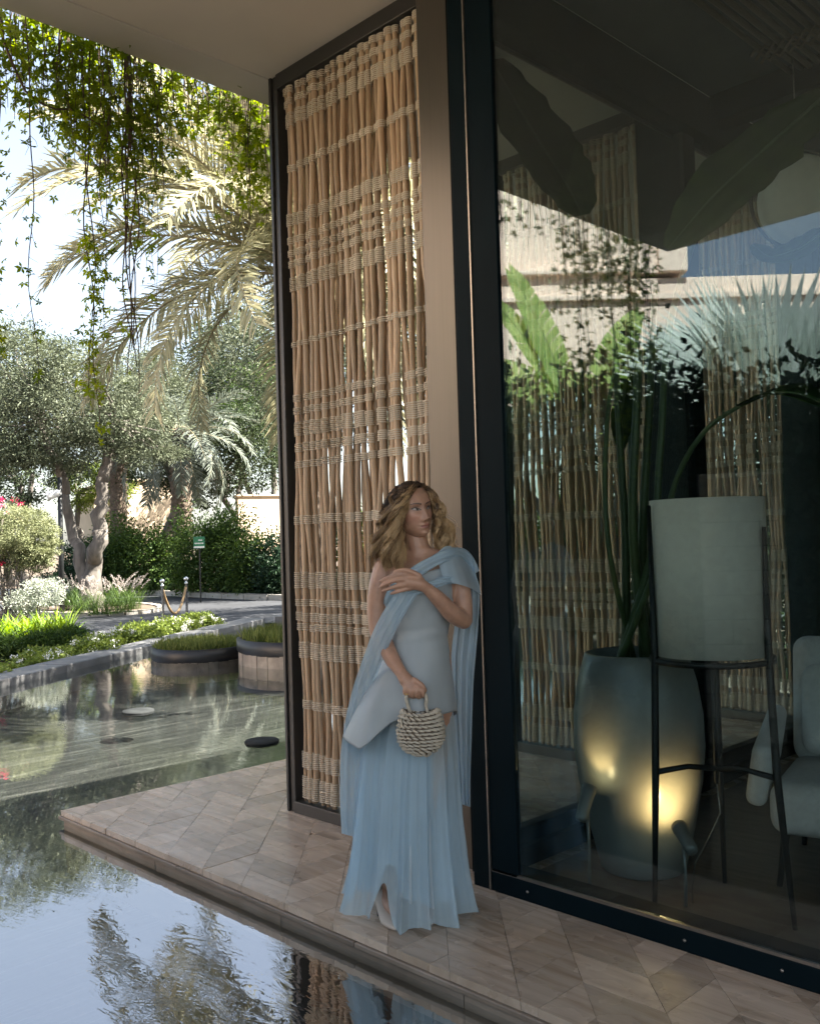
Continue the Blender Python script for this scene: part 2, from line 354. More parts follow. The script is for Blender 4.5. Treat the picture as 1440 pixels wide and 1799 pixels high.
# pond
pond = [tuple(K00), tuple(K1), tuple(K2), (-6.,8.6), (7,8.6), (9,-6.2), (-3,-6.6)]
M['bounce_plaza'] = simple('bounce_paving', (.16,.145,.125), .7, 0, .1, 2)  # tone chosen for how much light the added ground bounces
flat('pond_floor', [(x*1.0, y) for x, y in pond], -.36, M['pondfloor'])
flat('bounce_plaza', [(-2.9,-6.65),(9.1,-6.25),(30,-6.2),(40,-45),(-8,-45)], -.02, M['bounce_plaza'])  # added ground out of view, there to bounce light under the canopy
flat('planting_bed', [(-1.2,-3.4),(-4.3,-2.6),(-5.2,-6.3),(-1.6,-6.3)], -.1, M['soil'])
flat('water', pond, WATER, M['water'])
rk3 = struct(link('pond_kerb', None))
def pond_kerb(a, b, w=.5):
    d = np.array(b)-np.array(a); L = np.linalg.norm(d); d /= L; n = int(L/1.1)
    for i in range(n):
        s = np.array(a)+d*L*i/n
        MB().box(.006, L/n-.006, 0, w, -.42, random.uniform(-.004,.004), .012).build('kerb_stone', M['kerbstone'], rk3, loc=(s[0], s[1], 0.015), rot=(0,0,math.atan2(d[1], d[0])))
pond_kerb(K00, K1); pond_kerb(K1+kd*.5, K2, .45)
# ------------------------------------------------------------------ terrace of chevron travertine
TX0, TY0 = -2.724, -.697
ter = struct(link('terrace', None))
mb = MB(); mb.box(TX0+.03, 7, TY0+.03, 6.2, -.45, -.022); mb.build('terrace_core', M['slab'], ter)
w_, pl = .225*math.sqrt(2), .17
cnt = 0
for c in range(-16, 40):
    for k in range(-60, 60):
        # seams run along (-1,1)/sqrt2; planks alternate between the U and the V direction
        s0 = c*w_*.5*1.0
        e = np.array([1.,1.])/math.sqrt(2); g = np.array([-1.,1.])/math.sqrt(2)
        base = e*(c*.225)+g*(k*pl*math.sqrt(2))+np.array([-1.0,-1.2])
        if c % 2 == 0: d = np.array([1.,0.])*w_; mt = 'tileU'
        else: d = np.array([0.,1.])*w_; mt = 'tileV'
        # keep zig-zag continuous: odd columns start where the even ones end
        off = g*(-(w_/math.sqrt(2)) if c % 2 else 0)
        a0 = base+off; step = g*pl*math.sqrt(2)
        q = [a0, a0+d, a0+d+step, a0+step]
        q = [(p_[0], p_[1]) for p_ in q]
        ar = sum(q[i][0]*q[(i+1)%4][1]-q[(i+1)%4][0]*q[i][1] for i in range(4))
        if ar < 0: q = q[::-1]
        cl = clip_rect(q, TX0+.012, 2.3, TY0+.012, .0)
        cl2 = clip_rect(q, TX0+.012, -.0, .0, 5.2)
        for cc in (cl, cl2):
            if len(cc) >= 3 and area(cc) > .0006:
                # shrink for the joint
                cx = sum(p_[0] for p_ in cc)/len(cc); cy = sum(p_[1] for p_ in cc)/len(cc)
                cc = [((x-cx)*.992+cx, (y-cy)*.992+cy) for x, y in cc]
                MB().prism([(x-cx, y-cy) for x, y in cc], -.03, 0).build('tile', M[mt], ter, loc=(cx, cy, random.uniform(-.0012,.0008))); cnt += 1
print('tiles', cnt)
L = 6.6-TX0
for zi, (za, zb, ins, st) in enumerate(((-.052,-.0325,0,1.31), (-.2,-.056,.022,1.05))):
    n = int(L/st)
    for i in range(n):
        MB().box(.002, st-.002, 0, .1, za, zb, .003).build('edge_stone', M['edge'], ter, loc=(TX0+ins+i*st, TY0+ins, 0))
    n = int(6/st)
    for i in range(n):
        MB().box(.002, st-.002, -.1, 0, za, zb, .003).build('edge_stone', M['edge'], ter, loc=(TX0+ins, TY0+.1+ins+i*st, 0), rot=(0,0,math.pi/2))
# ------------------------------------------------------------------ pavilion
pav = thing('pavilion', 'glass-walled pavilion with dark metal frame under a wide flat canopy', 'building')
CX0, CY0, CX1, CY1 = -1.943, -5.05, 9., 8.
mb = MB(); mb.box(-1.662, CX1, CY0, CY1, SOF, SOF+.3); mb.build('soffit', M['soffit'], pav)
mb = MB(); mb.box(CX0, -1.672, CY0, CY1, SOF, SOF+.34); bevel(mb.build('canopy_edge', M['fascia'], pav), .006)
mb = MB(); mb.box(-1.69, -1.64, CY0, CY1, SOF+.02, SOF+.2); mb.build('shadow_gap', M['gap'], pav)
mb = MB(); mb.box(CX0+.1, CX1, CY0, CY1, SOF+.36, SOF+.46); mb.build('roof', M['kerb'], pav)
# corner posts and the repeat along the side wall
def corner(v, first=False):
    MB().box(-.215, -.10, v+.12, v+.26, 0, SOF).build('post', M['frame_black'], pav)
    MB().box(-.275, -.219, v+.135, v+.25, 0, SOF).build('post', M['bronze' if first else 'frame'], pav)
    MB().box(-.283, -.277, v+.15, v+.25, 0, SOF).build('shadow_gap', M['frame_black'], pav)
    if first:
        bevel(MB().box(-.098, -.006, .0, .165, 0, SOF).build('post', M['frame'], pav), .003)
        MB().box(-.004, .003, -.006, .004, .0, SOF).build('trim', M['alu'], pav)
corner(0, True)
for k in (1, 2): corner(1.96*k)
ZB, ZT = at_x(867,50,-.1)[2], 4.19
bevel(MB().box(-.17, -.03, .264, 4.1, ZB, ZT).build('beam', M['frame'], pav), .004)
MB().box(-.176, -.166, .264, 4.1, ZB-.02, ZB).build('trim', M['alu'], pav)
bevel(MB().box(-.19, -.06, .264, 4.1, .0, .09).build('side_sill', M['frame_black'], pav), .003)
bevel(MB().box(-.16, -.095, .264, 4.1, .091, .165).build('bottom_rail', M['frame'], pav), .003)
bevel(MB().box(.0, 6.5, .0, .15, .0, .082).build('front_sill', M['frame'], pav), .004)
MB().box(.004, 6.5, .0, .012, .0825, .094).build('trim', M['alu'], pav)
for u in (.2, .92, 1.28): 
    MB().lathe([(.0,0),(.006,0),(.006,.003),(.0,.0045)], 10, cap=False).build('bolt', M['alu'], pav, loc=(u, .0, .04), rot=(math.pi/2,0,0))
bevel(MB().box(.005, .148, .0, .034, .0825, SOF).build('pane_stile', M['frame'], pav), .003)
MB().box(.149, 6.4, .012, .024, .094, SOF).build('glass_pane', M['glass'], pav)
for k in range(2):
    MB().box(-.135, -.125, 1.96*k+.264, 1.96*(k+1)+.118, .165, ZB).build('glass_pane', M['glass2'], pav)
# room
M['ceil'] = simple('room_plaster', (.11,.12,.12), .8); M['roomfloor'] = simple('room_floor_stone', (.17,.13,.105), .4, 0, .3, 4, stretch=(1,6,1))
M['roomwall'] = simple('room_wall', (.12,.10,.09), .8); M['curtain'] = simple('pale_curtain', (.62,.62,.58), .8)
M['slat'] = simple('ceiling_cane', (.17,.13,.09), .5, 0, .3, 5, stretch=(1,.1,1))
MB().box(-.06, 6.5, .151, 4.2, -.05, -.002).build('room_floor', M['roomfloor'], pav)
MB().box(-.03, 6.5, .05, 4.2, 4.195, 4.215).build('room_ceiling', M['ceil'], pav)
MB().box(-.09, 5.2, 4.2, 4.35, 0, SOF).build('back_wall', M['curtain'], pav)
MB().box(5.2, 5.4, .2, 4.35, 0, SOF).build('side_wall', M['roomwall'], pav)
cm = MB(); cm.tube([(0,0,0),(0,.8,.004),(0,1.7,0)], .016, 6); cme = cm.mesh('slat', M['slat'])
for j, v0 in enumerate((.55, 2.5)):
    for i in range(52): link('ceiling_slat', cme, pav, loc=(.5+i*.055, v0, 4.13+random.uniform(-.004,.004)), rot=(random.uniform(-.004,.004),0,random.uniform(-.006,.006)), scale=(1,1,1))
    for v in (.2, .26, .32, 1.3, 1.36, 1.42):
        mb = MB(); mb.tube([(.45+i*.055/2, v0+v, 4.11+(.022 if i % 2 else -.006)) for i in range(106)], .012, 4, False); mb.build('ceiling_lashing', M['slat'], pav)
for v0 in (2.28,): bevel(MB().box(-.02, 5.2, v0, v0+.18, 4.02, 4.19).build('beam', M['frame'], pav), .004)
# ------------------------------------------------------------------ woven cane screens
M['stile'] = simple('screen_frame_metal', (.040,.038,.036), .38, .3, .12, 4)
U0, U1 = -1.565, -.455
NC = 21
rows_px = [(155,4),(177,4),(209,8),(295,4),(387,7),(424,4),(446,4),(465,4),(500,8),(605,3),(701,4),(724,4),(756,8),(788,5),(817,4),(914,5),(1019,9),(1058,4),(1082,5),(1100,4),(1140,9),(1235,5),(1330,9),(1367,6),(1386,6)]
rows = [(at_y(512, y, .19)[2], n) for y, n in rows_px]
def cane_paths(seed, n, u0, u1, amp):
    R = np.random.default_rng(seed); out = []
    zs = np.linspace(.075, 4.125, 46)
    anchor = sorted([z for z, _ in rows])
    for i in range(n):
        uc = u0+(u1-u0)*(i+.5)/n+R.normal(0,.003)
        ph = R.uniform(0, 6.28, 6)
        dx = amp*(np.sin(zs*2.1+ph[0])*.6+np.sin(zs*4.3+ph[1])*.55+np.sin(zs*7.7+ph[2])*.28)
        dy = .006*(np.sin(zs*3.1+ph[3])+np.sin(zs*6.3+ph[4]))
        r = R.uniform(.0118,.0172)
        kn_ = 1+.07*np.sin(zs*9+ph[5])+.05*R.normal(size=len(zs)); kn_[R.integers(2,44,5)] *= 1.16
        out.append((np.stack([uc+dx, dy, zs], 1), r*kn_, r))
    return out
paths = cane_paths(3, NC, U0, U1, .0135); rpaths = cane_paths(9, 19, U0+.02, U1-.02, .016)
cane_me = [MB().tube([tuple(p-np.array([ps[0][0],0,0])) for p in ps], rr, 8).mesh('cane', M['cane']) for ps, rr, r in paths]
rcane_me = [MB().tube([tuple(p-np.array([ps[0][0],0,0])) for p in ps], rr, 6).mesh('cane', M['cane']) for ps, rr, r in rpaths]
def ring_stack(n, ns=10, rad=.0031, pitch=.0104):
    mb = MB()
    for i in range(n):
        z = (i-(n-1)/2)*pitch; tilt = random.uniform(-.12,.12); V = []; sq = random.uniform(.96,1.06)
        for k in range(ns):
            t = 2*math.pi*k/ns
            for m in range(4):
                a = math.pi/2*m; R_ = sq+rad/.019*math.cos(a)
                V.append((R_*math.cos(t), R_*math.sin(t), z+rad*1.05*math.sin(a)+tilt*.01*math.cos(t)))
        Fs = [(k*4+m, ((k+1)%ns)*4+m, ((k+1)%ns)*4+(m+1)%4, k*4+(m+1)%4) for k in range(ns) for m in range(4)]
        mb.add(V, Fs, True)
    return mb
ring_me = {n: ring_stack(n).mesh('binding', M['twine']) for n in {n for _, n in rows}}
ring_lo = {n: ring_stack(n, 7) for n in {n for _, n in rows}}
def bind_xf(ci, z, src=paths):
    ps, rr, r = src[ci]; j = np.interp(z, ps[:,2], np.arange(len(ps))); i0 = int(min(j, len(ps)-2)); t = j-i0
    p = ps[i0]*(1-t)+ps[i0+1]*t; return p, r
def screen(name, label, v, detail, group='woven cane screens'):
    root = thing(name, label, 'screen', (0, v+.167, 0), 0, group)
    fm = 'stile'
    for nm, b in (('frame_stile', (-1.667,-1.645,-.0,.085,0,SOF)), ('frame_stile', (-1.641,-1.60,.012,.085,.0,SOF)),
                  ('frame_rail', (-1.599,-.452,.0,.085,.0,.065)), ('frame_rail', (-1.599,-.452,0,.085,4.135,SOF))):
        bevel(MB().box(*b).build(nm, M[fm], root), .003)
    bevel(MB().box(-.45,-.286,-.004,.085,0,SOF).build('wide_stile', M['bronze' if detail else 'frame'], root), .003)
    for i, me in enumerate(rcane_me): link('cane', me, root, loc=(rpaths[i][0][0][0], .075, 0))
    mbs = MB()
    order = []
    for i, me in enumerate(cane_me):
        c = link('cane', me, root, loc=(paths[i][0][0][0], .035, 0))
        for z, n in rows:
            p, r = bind_xf(i, z+random.uniform(-.004,.004)-(i-10)*.0012*0, paths)
            sx = r+.0085+random.uniform(-.001,.003); sy = r+.004
            order.append((i, c, p, n, sx, sy))
    for (i, c, p, n, sx, sy) in order:
        if detail and i >= NC-12:
            o = link('binding', ring_me[n], c, loc=(p[0]-paths[i][0][0][0], p[1], p[2]), scale=(sx, sy, random.uniform(.95,1.08)), rot=(0, random.uniform(-.05,.05), 0))
        else:
            src = ring_lo[n]
            mbs.add([(x*sx+p[0], y*sy+p[1]+.035, z+p[2]) for x, y, z in src.v], src.f, True)
    o = mbs.build('binding', M['twine'], root); o['kind'] = 'stuff'
    return root
screen('cane_screen', 'tall woven cane screen behind the woman, nearest of the screens', 0, True)
def copy_screen(src, name, label, v):
    r = src.copy(); COL.objects.link(r); r.location = (0, v+.167, 0); r['label'] = label
    for ch in src.children:
        c = ch.copy(); COL.objects.link(c); c.parent = r
    return r
s2 = screen('cane_screen', 'woven cane screen seen through the glass left of the pot', 1.96, False)
copy_screen(s2, 'cane_screen', 'woven cane screen seen through the glass above the lamp shade, farthest back', 3.92)
# ================================================================== vegetation
def unit(v): return v/np.maximum(np.linalg.norm(v, axis=-1, keepdims=True), 1e-9)
def rand_dirs(n, R=RNG): return unit(R.normal(size=(n,3)))
def leaf_quads(C, D, L, Wd, R=RNG, fold=.25):
    """folded rhombic leaves: base C, direction D, length L, width Wd"""
    n = len(C); L = np.broadcast_to(L, n)[:,None]; Wd = np.broadcast_to(Wd, n)[:,None]
    S = unit(np.cross(D, rand_dirs(n, R))); N = np.cross(S, D)
    a = C; b = C+D*L*.45+S*Wd*.5+N*Wd*fold; c = C+D*L; d = C+D*L*.45-S*Wd*.5+N*Wd*fold
    V = np.stack([a, b, c, d], 1).reshape(-1,3); Fq = np.arange(4*n).reshape(-1,4)
    return V, Fq
def cloud_mesh(name, C, D, L, Wd, mat, tint=None, R=RNG):
    V, Fq = leaf_quads(C, D, L, Wd, R)
    t = R.uniform(0,1,len(C)) if tint is None else tint
    return mesh_np(name, V, Fq, mat, attr={'tint': np.repeat(t, 4)})
def crown_pts(ells, n, R, nclump=60, spread=.16, hollow=.55):
    """leaf positions in clumps inside ellipsoids (cx,cy,cz,rx,ry,rz); clumps sit mostly near the outside"""
    P_ = []; Dn = []; T = []
    vol = np.array([e[3]*e[4]*e[5] for e in ells])**(2/3); vol = vol/vol.sum()
    for e, w in zip(ells, vol):
        nc = max(4, int(nclump*w)); k = max(3, int(n*w/nc))
        c = np.array(e[:3]); r = np.array(e[3:])
        cd_ = rand_dirs(nc, R); rr = (hollow+(1-hollow)*R.uniform(0,1,nc)**.6)[:,None]
        cc = cd_*rr
        for j in range(nc):
            sp = spread*R.uniform(.6,1.4)
            off = R.normal(size=(k,3))*np.array([sp,sp,sp*.75])
            q = cc[j]+off
            P_.append(c+q*r); Dn.append(unit(unit(off)*.7+unit(q)*.5+R.normal(size=(k,3))*.6+np.array([0,0,-.12])))
            T.append(np.clip(R.normal(.5+.18*R.normal(), .2, k), 0, 1))
    return np.concatenate(P_), np.concatenate(Dn), np.concatenate(T)
def limb(mb, a, b, r0, r1, R, n=7, wob=.08, seg=8):
    a = np.array(a, float); b = np.array(b, float); L = np.linalg.norm(b-a); pts = []
    for i in range(n):
        t = i/(n-1); p = a+(b-a)*t+R.normal(size=3)*L*wob*.35*math.sin(math.pi*t); pts.append(tuple(p))
    mb.tube(pts, [r0+(r1-r0)*(i/(n-1))**.8 for i in range(n)], seg); return pts
def tree(name, label, base, trunks, ells, nleaf, L, Wd, mat, seed, group=None, nclump=60, bark='bark', spread=.16, cat='tree'):
    R = np.random.default_rng(seed); root = thing(name, label, cat, tuple(base), 0, group)
    mb = MB()
    for (a, b, r0, r1) in trunks: limb(mb, a, b, r0, r1, R, 8, .12, 9)
    # branches from the trunk tops into the crown
    tops = [np.array(b) for _, b, _, _ in trunks if b[2] > .5]
    for e in ells:
        if not tops: break
        c = np.array(e[:3]); s = min(tops, key=lambda q: np.linalg.norm(q-c))
        for _ in range(5): limb(mb, s, c+R.normal(size=3)*np.array(e[3:])*.45, .05, .012, R, 5, .15, 5)
    mb.build('trunk', M[bark], root)
    C, D, T = crown_pts(ells, nleaf, R, nclump, spread)
    link('crown', cloud_mesh('crown', C, D, L*R.uniform(.7,1.3,len(C)), Wd, mat, T, R), root)
    return root
def copy_tree(src, loc, rz, sc, label, group=None):
    r = src.copy(); COL.objects.link(r); r.location = loc; r.rotation_euler = (0,0,rz); r.scale = (sc,)*3; r['label'] = label
    if group: r['group'] = group
    for ch in src.children:
        c = ch.copy(); COL.objects.link(c); c.parent = r
    return r
# ---- date palm fronds
def frond_mesh(name, Lf, droop, mat, seed, nl=62, ll=.42, lw=.028, bend0=.2):
    """rachis leaves along +x rising, bends down by 'droop' (radians along its length); leaflets both sides"""
    R = np.random.default_rng(seed); N = 26
    ang = bend0-droop*(np.linspace(0,1,N)**1.35); ds = Lf/(N-1)
    x = np.concatenate([[0], np.cumsum(np.cos(ang[:-1])*ds)]); z = np.concatenate([[0], np.cumsum(np.sin(ang[:-1])*ds)])
    side = .05*np.sin(np.linspace(0,2.5,N)+R.uniform(0,6))*Lf*.4
    P_ = np.stack([x, side*np.linspace(0,1,N), z], 1)
    Vs = []; Fs = []; T = []
    for s in (-1, 1):
        for i in range(nl):
            t = .1+.9*(i+R.uniform(0,.8))/nl; j = t*(N-1); i0 = min(int(j), N-2); f = j-i0
            p = P_[i0]*(1-f)+P_[i0+1]*f; tg = unit(P_[min(i0+2,N-1)]-P_[max(i0-1,0)])
            up = np.array([-tg[2],0,tg[0]]); lat = np.array([0,1.,0])*s
            l = ll*(.35+.95*math.sin(math.pi*(.12+.8*t)))*R.uniform(.8,1.15)
            d = unit(tg*(.55+.55*t)+lat*R.uniform(.7,1.05)+up*R.uniform(-.15,.55))
            d2 = unit(d+np.array([0,0,-.45*R.uniform(.3,1.3)]))
            w = unit(np.cross(d, up+R.normal(size=3)*.3))*lw
            m = p+d*l*.5; e = m+d2*l*.5
            b = len(Vs); Vs += [p-w*.3, p+w*.3, m+w*.5, e, m-w*.5]; Fs += [(b, b+1, b+2, b+4), (b+4, b+2, b+3, b+3)]
            T += [R.uniform(0,1)*.7+.3*t]*5
    V = np.array(Vs); 
    quads = [f for f in Fs if f[2] != f[3]]; tris = [f[:3] for f in Fs if f[2] == f[3]]
    # one triangle as a quad with a split tip keeps every face four-sided
    V2 = list(V); T2 = list(T); Q = list(quads)
    for (a, b, c) in tris:
        tip = V2[c]; V2[c] = tip+(V2[a]-V2[b])*.06; V2.append(tip-(V2[a]-V2[b])*.06); T2.append(T2[c]); Q.append((a, b, len(V2)-1, c))
    me = mesh_np(name, V2, Q, mat, attr={'tint': np.array(T2)})
    mb = MB(); mb.tube([tuple(p) for p in P_], [.028*(1-.85*i/(N-1)) for i in range(N)], 5)
    return me, mb.mesh('stalk', M['rachis'])
def palm(name, label, base, h, r, fr, nf, seed, elev=(-.5,1.25), group=None, az=None, lean=(0,0), scale=1.):
    R = np.random.default_rng(seed); root = thing(name, label, 'palm tree', tuple(base), 0, group)
    mb = MB(); n = 60; V = []
    pts = [(lean[0]*(i/n)**2, lean[1]*(i/n)**2, h*i/n) for i in range(n+1)]
    mb.tube(pts, [r*(1.05 if i % 2 else .86)*(1.25 if i < 4 else 1)*(1+.05*R.normal()) for i in range(n+1)], 14, twist=.22)
    mb.build('trunk', M['palmbark'], root)
    top = np.array([lean[0], lean[1], h])
    mb = MB()
    for i in range(70):
        a = i*2.4; zz = h-.75*R.uniform(0,1); rr = r*.95
        d = np.array([math.cos(a), math.sin(a), 0]); s = np.array([-d[1], d[0], 0])*.05
        p = top*[1,1,0]+np.array([0,0,zz])+d*rr*.8; e = p+d*R.uniform(.08,.22)+np.array([0,0,R.uniform(.15,.35)])
        mb.add([p-s, p+s, e+s*.4, e-s*.4, p-s-d*.05, p+s-d*.05], [(0,1,2,3),(5,4,3,2),(0,3,4),(1,5,2)])
    mb.build('leaf_base', M['palmbark'], root)
    for i in range(nf):
        e = elev[0]+(elev[1]-elev[0])*((i+.5)/nf)**.9
        a = i*2.39996+R.normal(0,.15) if az is None else az[i % len(az)]+R.normal(0,.2)
        k = min(len(fr)-1, max(0, int((1-(e-elev[0])/(elev[1]-elev[0]))*len(fr))))
        me, st = fr[k]
        o = link('frond', me, root, loc=tuple(top+np.array([math.cos(a)*r*.5, math.sin(a)*r*.5, -.1])), rot=(R.normal(0,.35), -e, a), scale=(scale*R.uniform(.88,1.08),)*3)
        link('stalk', st, o)
    return root
fr_big = [frond_mesh('frond', 4.0, d, M['palm'], 20+i, 92, .5, .034, b) for i, (d, b) in enumerate(((1.0,.25),(1.25,.3),(1.5,.3),(1.55,.15)))]
fr_far = [frond_mesh('frond', 3.3, d, M['palm_far'], 30+i, 46, .5, .05, b) for i, (d, b) in enumerate(((1.0,.25),(1.4,.3),(1.7,.2)))]
# ---- creeper curtain along the canopy edge
def star_leaf(R, n=5):
    V = []; Q = []
    for k in range(n):
        a = (k-(n-1)/2)*.98+R.normal(0,.08); l = (1, .92, .72)[abs(k-(n-1)//2)]*R.uniform(.9,1.1)
        d = np.array([math.sin(a), math.cos(a), 0]); s = np.array([d[1],-d[0],0])
        dr = -.18*l
        b = len(V); V += [np.zeros(3), d*l*.5+s*l*.22+[0,0,.06], d*l+[0,0,dr], d*l*.5-s*l*.22+[0,0,.06]]; Q.append((b,b+1,b+2,b+3))
    return np.array(V), np.array(Q)
STARS = [star_leaf(np.random.default_rng(50+i)) for i in range(6)]
def star_cloud(C, size, R, mat, tint, face=(-.75,-.3,.6)):
    Vs = []; Qs = []; T = []; b = 0
    for c, s, tn in zip(C, size, tint):
        V, Q = STARS[R.integers(6)]
        nz = unit(np.array(face)+R.normal(size=3)*.75); ax = unit(np.cross(nz, np.array([R.normal()*.5, R.normal()*.5, 1])+R.normal(size=3)*.4)); ay = np.cross(nz, ax)
        if ay[2] > 0: ax, ay = -ax, -ay
        Vs.append(c+(V[:,:1]*ax+V[:,1:2]*ay+V[:,2:]*nz)*s); Qs.append(Q+b); b += len(V); T.append(np.full(len(V), tn))
    return mesh_np('foliage', np.concatenate(Vs), np.concatenate(Qs), mat, attr={'tint': np.concatenate(T)})
def vine(v, length, nleaf, label, seed, u=-2.02, spread=.07, bottom_heavy=False, nst=2, sz=(.026,.052), group=None, leaf_from=0., rad=.004, tb=.0, swing=(0,0)):
    R = np.random.default_rng(seed); root = thing('hanging_creeper', label, 'creeper', (u, v, SOF+.25), 0, group)
    L = length+.25; mb = MB(); N = 22; paths_ = []
    for k in range(nst):
        ph = R.uniform(0,6.28,4); lk = L*R.uniform(.75,1.0) if k else L
        zz = np.linspace(0, -lk, N); am = .022*np.minimum(1, np.linspace(0,3,N))
        px_ = am*(np.sin(-zz*3.2+ph[0])+.5*np.sin(-zz*9+ph[1]))+swing[0]*(zz/L)**2+R.normal(0,.012)
        py_ = am*(np.sin(-zz*2.7+ph[2])+.6*np.sin(-zz*8+ph[3]))+swing[1]*(zz/L)**2+R.normal(0,.012)
        p = np.stack([px_, py_, zz], 1); paths_.append(p)
        mb.tube([tuple(q) for q in p], [rad*(1-.6*i/(N-1)) for i in range(N)], 5)
        for _ in range(int(lk*7)):
            i = R.integers(2, N-1); q = p[i]; e = q+np.array([R.normal()*.04, R.normal()*.04, -R.uniform(.02,.1)]); mb.tube([tuple(q), tuple((q+e)/2+R.normal(size=3)*.01), tuple(e)], [.0018,.0014,.0008], 3)
    mb.build('stem', M['stem'], root)
    if nleaf:
        t = R.uniform(leaf_from, 1, nleaf); t = t**.85
        C = []
        for ti in t:
            p = paths_[R.integers(len(paths_))]; j = ti*(N-1); i0 = min(int(j), N-2); q = p[i0]+(p[i0+1]-p[i0])*(j-i0)
            C.append(q+R.normal(size=3)*np.array([spread*.8, spread, .03]))
        sizes = R.uniform(sz[0], sz[1], nleaf)
        link('foliage', star_cloud(np.array(C), sizes, R, M['leaf_vine'], np.clip(R.normal(.45+tb,.25,nleaf),0,1)), root)
    return root
def vz(px, py, u=-2.02): q = at_x(px, py, u); return q[1], SOF-q[2]
bott = [(0,150),(50,175),(100,235),(130,290),(170,330),(200,350),(240,370),(280,345),(320,265),(350,185),(385,200),(400,240),(430,330),(460,388),(500,400)]
seed = 100
VN = [0]
GC = 'creepers hanging in the green curtain'
dens = [150,170,200,230,230,230,230,230,230,230,230,220,150,110,170,230,230,230,230,230]
for x, dn in zip(np.linspace(-10,490,26), np.interp(np.linspace(0,1,26), np.linspace(0,1,20), dens)):
    yb = np.interp(x, [b_[0] for b_ in bott], [b_[1] for b_ in bott])
    v, ln = vz(x, yb); seed += 1
    R = random.Random(seed)
    for k in range(2):
        seed += 1; VN[0] += 1
        vine(v+R.uniform(-.05,.05), max(.15, ln*R.uniform(.55,1.08)), int(dn*.29*max(.25, ln)+7), nth(VN[0])+' short leafy creeper from the left in the green canopy-edge curtain', seed, u=-1.99-R.uniform(0,.28), spread=.085, group=GC, tb=.1*R.uniform(-1,1.2))
for i, (px, py, nl, sp, lf, ns, lab, sw, rad) in enumerate([
    (6,640,60,.035,.15,1,'thin sparse creeper trailing down the far left of the view',(0,.02),.004),
    (68,680,34,.03,.1,1,'bare brown creeper with a few tiny leaves, second from the left',(0,.05),.0045),
    (176,755,150,.035,.45,2,'long creeper with bright green leaves hanging lowest of all',(0,-.02),.0055),
    (238,690,60,.05,.0,5,'thick bundle of brown creeper stems hanging in the middle',(0,0),.007),
    (204,600,36,.04,.2,2,'thin creeper left of the brown stem bundle',(0,-.06),.0035),
    (284,600,24,.04,.1,2,'wiry creeper with curling tips right of the brown stem bundle',(0,.03),.003),
    (262,470,50,.05,.2,2,'short creeper with small leaves just right of the brown bundle',(0,.0),.003)]):
    v, ln = vz(px, py); vine(v, ln, nl, lab, 400+i, u=-2.05, spread=sp, leaf_from=lf, nst=ns, sz=(.02,.045), rad=rad, tb=.3 if i == 2 else 0, swing=sw)
# loose loops of stem
lo = thing('hanging_creeper', 'arching bare creeper stem at the upper left under the canopy', 'creeper', (-2.06,0,0))
mb = MB(); mb.tube([tuple(at_x(x, y, -2.06)-np.array([-2.06,0,0])) for x, y in ((2,20),(6,70),(22,110),(45,160),(70,180),(98,192),(125,192),(152,205),(180,222))], [.008,.008,.007,.006,.005,.005,.004,.004,.003], 6); mb.build('stem', M['stem'], lo)
# the same edge nearer the camera: out of frame, seen only as reflection in the glass
R = random.Random(5)
for i, v in enumerate(np.linspace(-4.95,-1.45,30)):
    dense = v > -4.95 and v < -3.55
    ln = R.uniform(.3,.8)*(1 if dense else .45)
    if i % 3 == 1 and dense: ln = R.uniform(1.4,2.7)
    vine(v+R.uniform(-.05,.05), ln, int(60*ln+12) if dense else int(14*ln+2), nth(30-i)+' creeper from the glass corner in the curtain mirrored in the glass front', 600+i, u=-2.0-R.uniform(0,.1), spread=.075, group='creepers mirrored in the glass', nst=2 if ln < 1 else 3, rad=.005)
# ---- big date palm in the round planter
pc = at_d(528,440,13.2)
palm('date_palm', 'large date palm whose pale arching fronds fill the left half, beside the screen', (pc[0], pc[1], -.1), pc[2]+.1-.2, .26, fr_big, 62, 77, (-.36,1.2))
# ---- far palms
p2 = at_d(316,745,34); palm('date_palm', 'far date palm with straight ringed trunk rising from the hedge', (p2[0],p2[1],GND-.1), p2[2]-GND-.1, .40, fr_far, 34, 5, (-.95,.75), scale=.95)
p3 = at_d(206,760,38); palm('date_palm', 'palm trunk partly hidden behind the forked olive trunk', (p3[0],p3[1],GND-.1), p3[2]-GND+.3, .36, fr_far, 26, 6, (-.7,.9), scale=.85)
# ---- trees
S = 26.6/F_PX
ob = at_z(160,1072,GND+.05)
def rel(px, py, D, o=None): q = at_d(px, py, D)-np.array(ob if o is None else o); return tuple(q)
DO = float((ob-CAM)@FW)
olive = tree('olive_tree', 'old olive tree with forked grey trunk on the road island', ob,
    [((0,0,-.1), rel(160,1012,DO), .38, .26), (rel(156,1045,DO), rel(114,862,DO+.3), .19, .12), (rel(162,1045,DO), rel(176,930,DO), .25, .20), (rel(175,940,DO), rel(181,838,DO), .20, .165), (rel(181,845,DO), rel(200,740,DO), .165,.08), (rel(115,868,DO+.3), rel(70,740,DO), .15,.07)],
    [rel(60,725,DO)+(2.0,1.8,1.5), rel(160,690,DO)+(1.7,1.8,1.4), rel(235,735,DO)+(1.2,1.4,1.05), rel(-30,760,DO)+(1.6,1.6,1.2), rel(120,790,DO+.5)+(1.5,1.4,.65), rel(20,650,DO)+(1.4,1.4,1.1), rel(262,790,DO)+(.75,.9,.5)],
    52000, .115, .034, M['leaf_olive'], 3, None, 330)
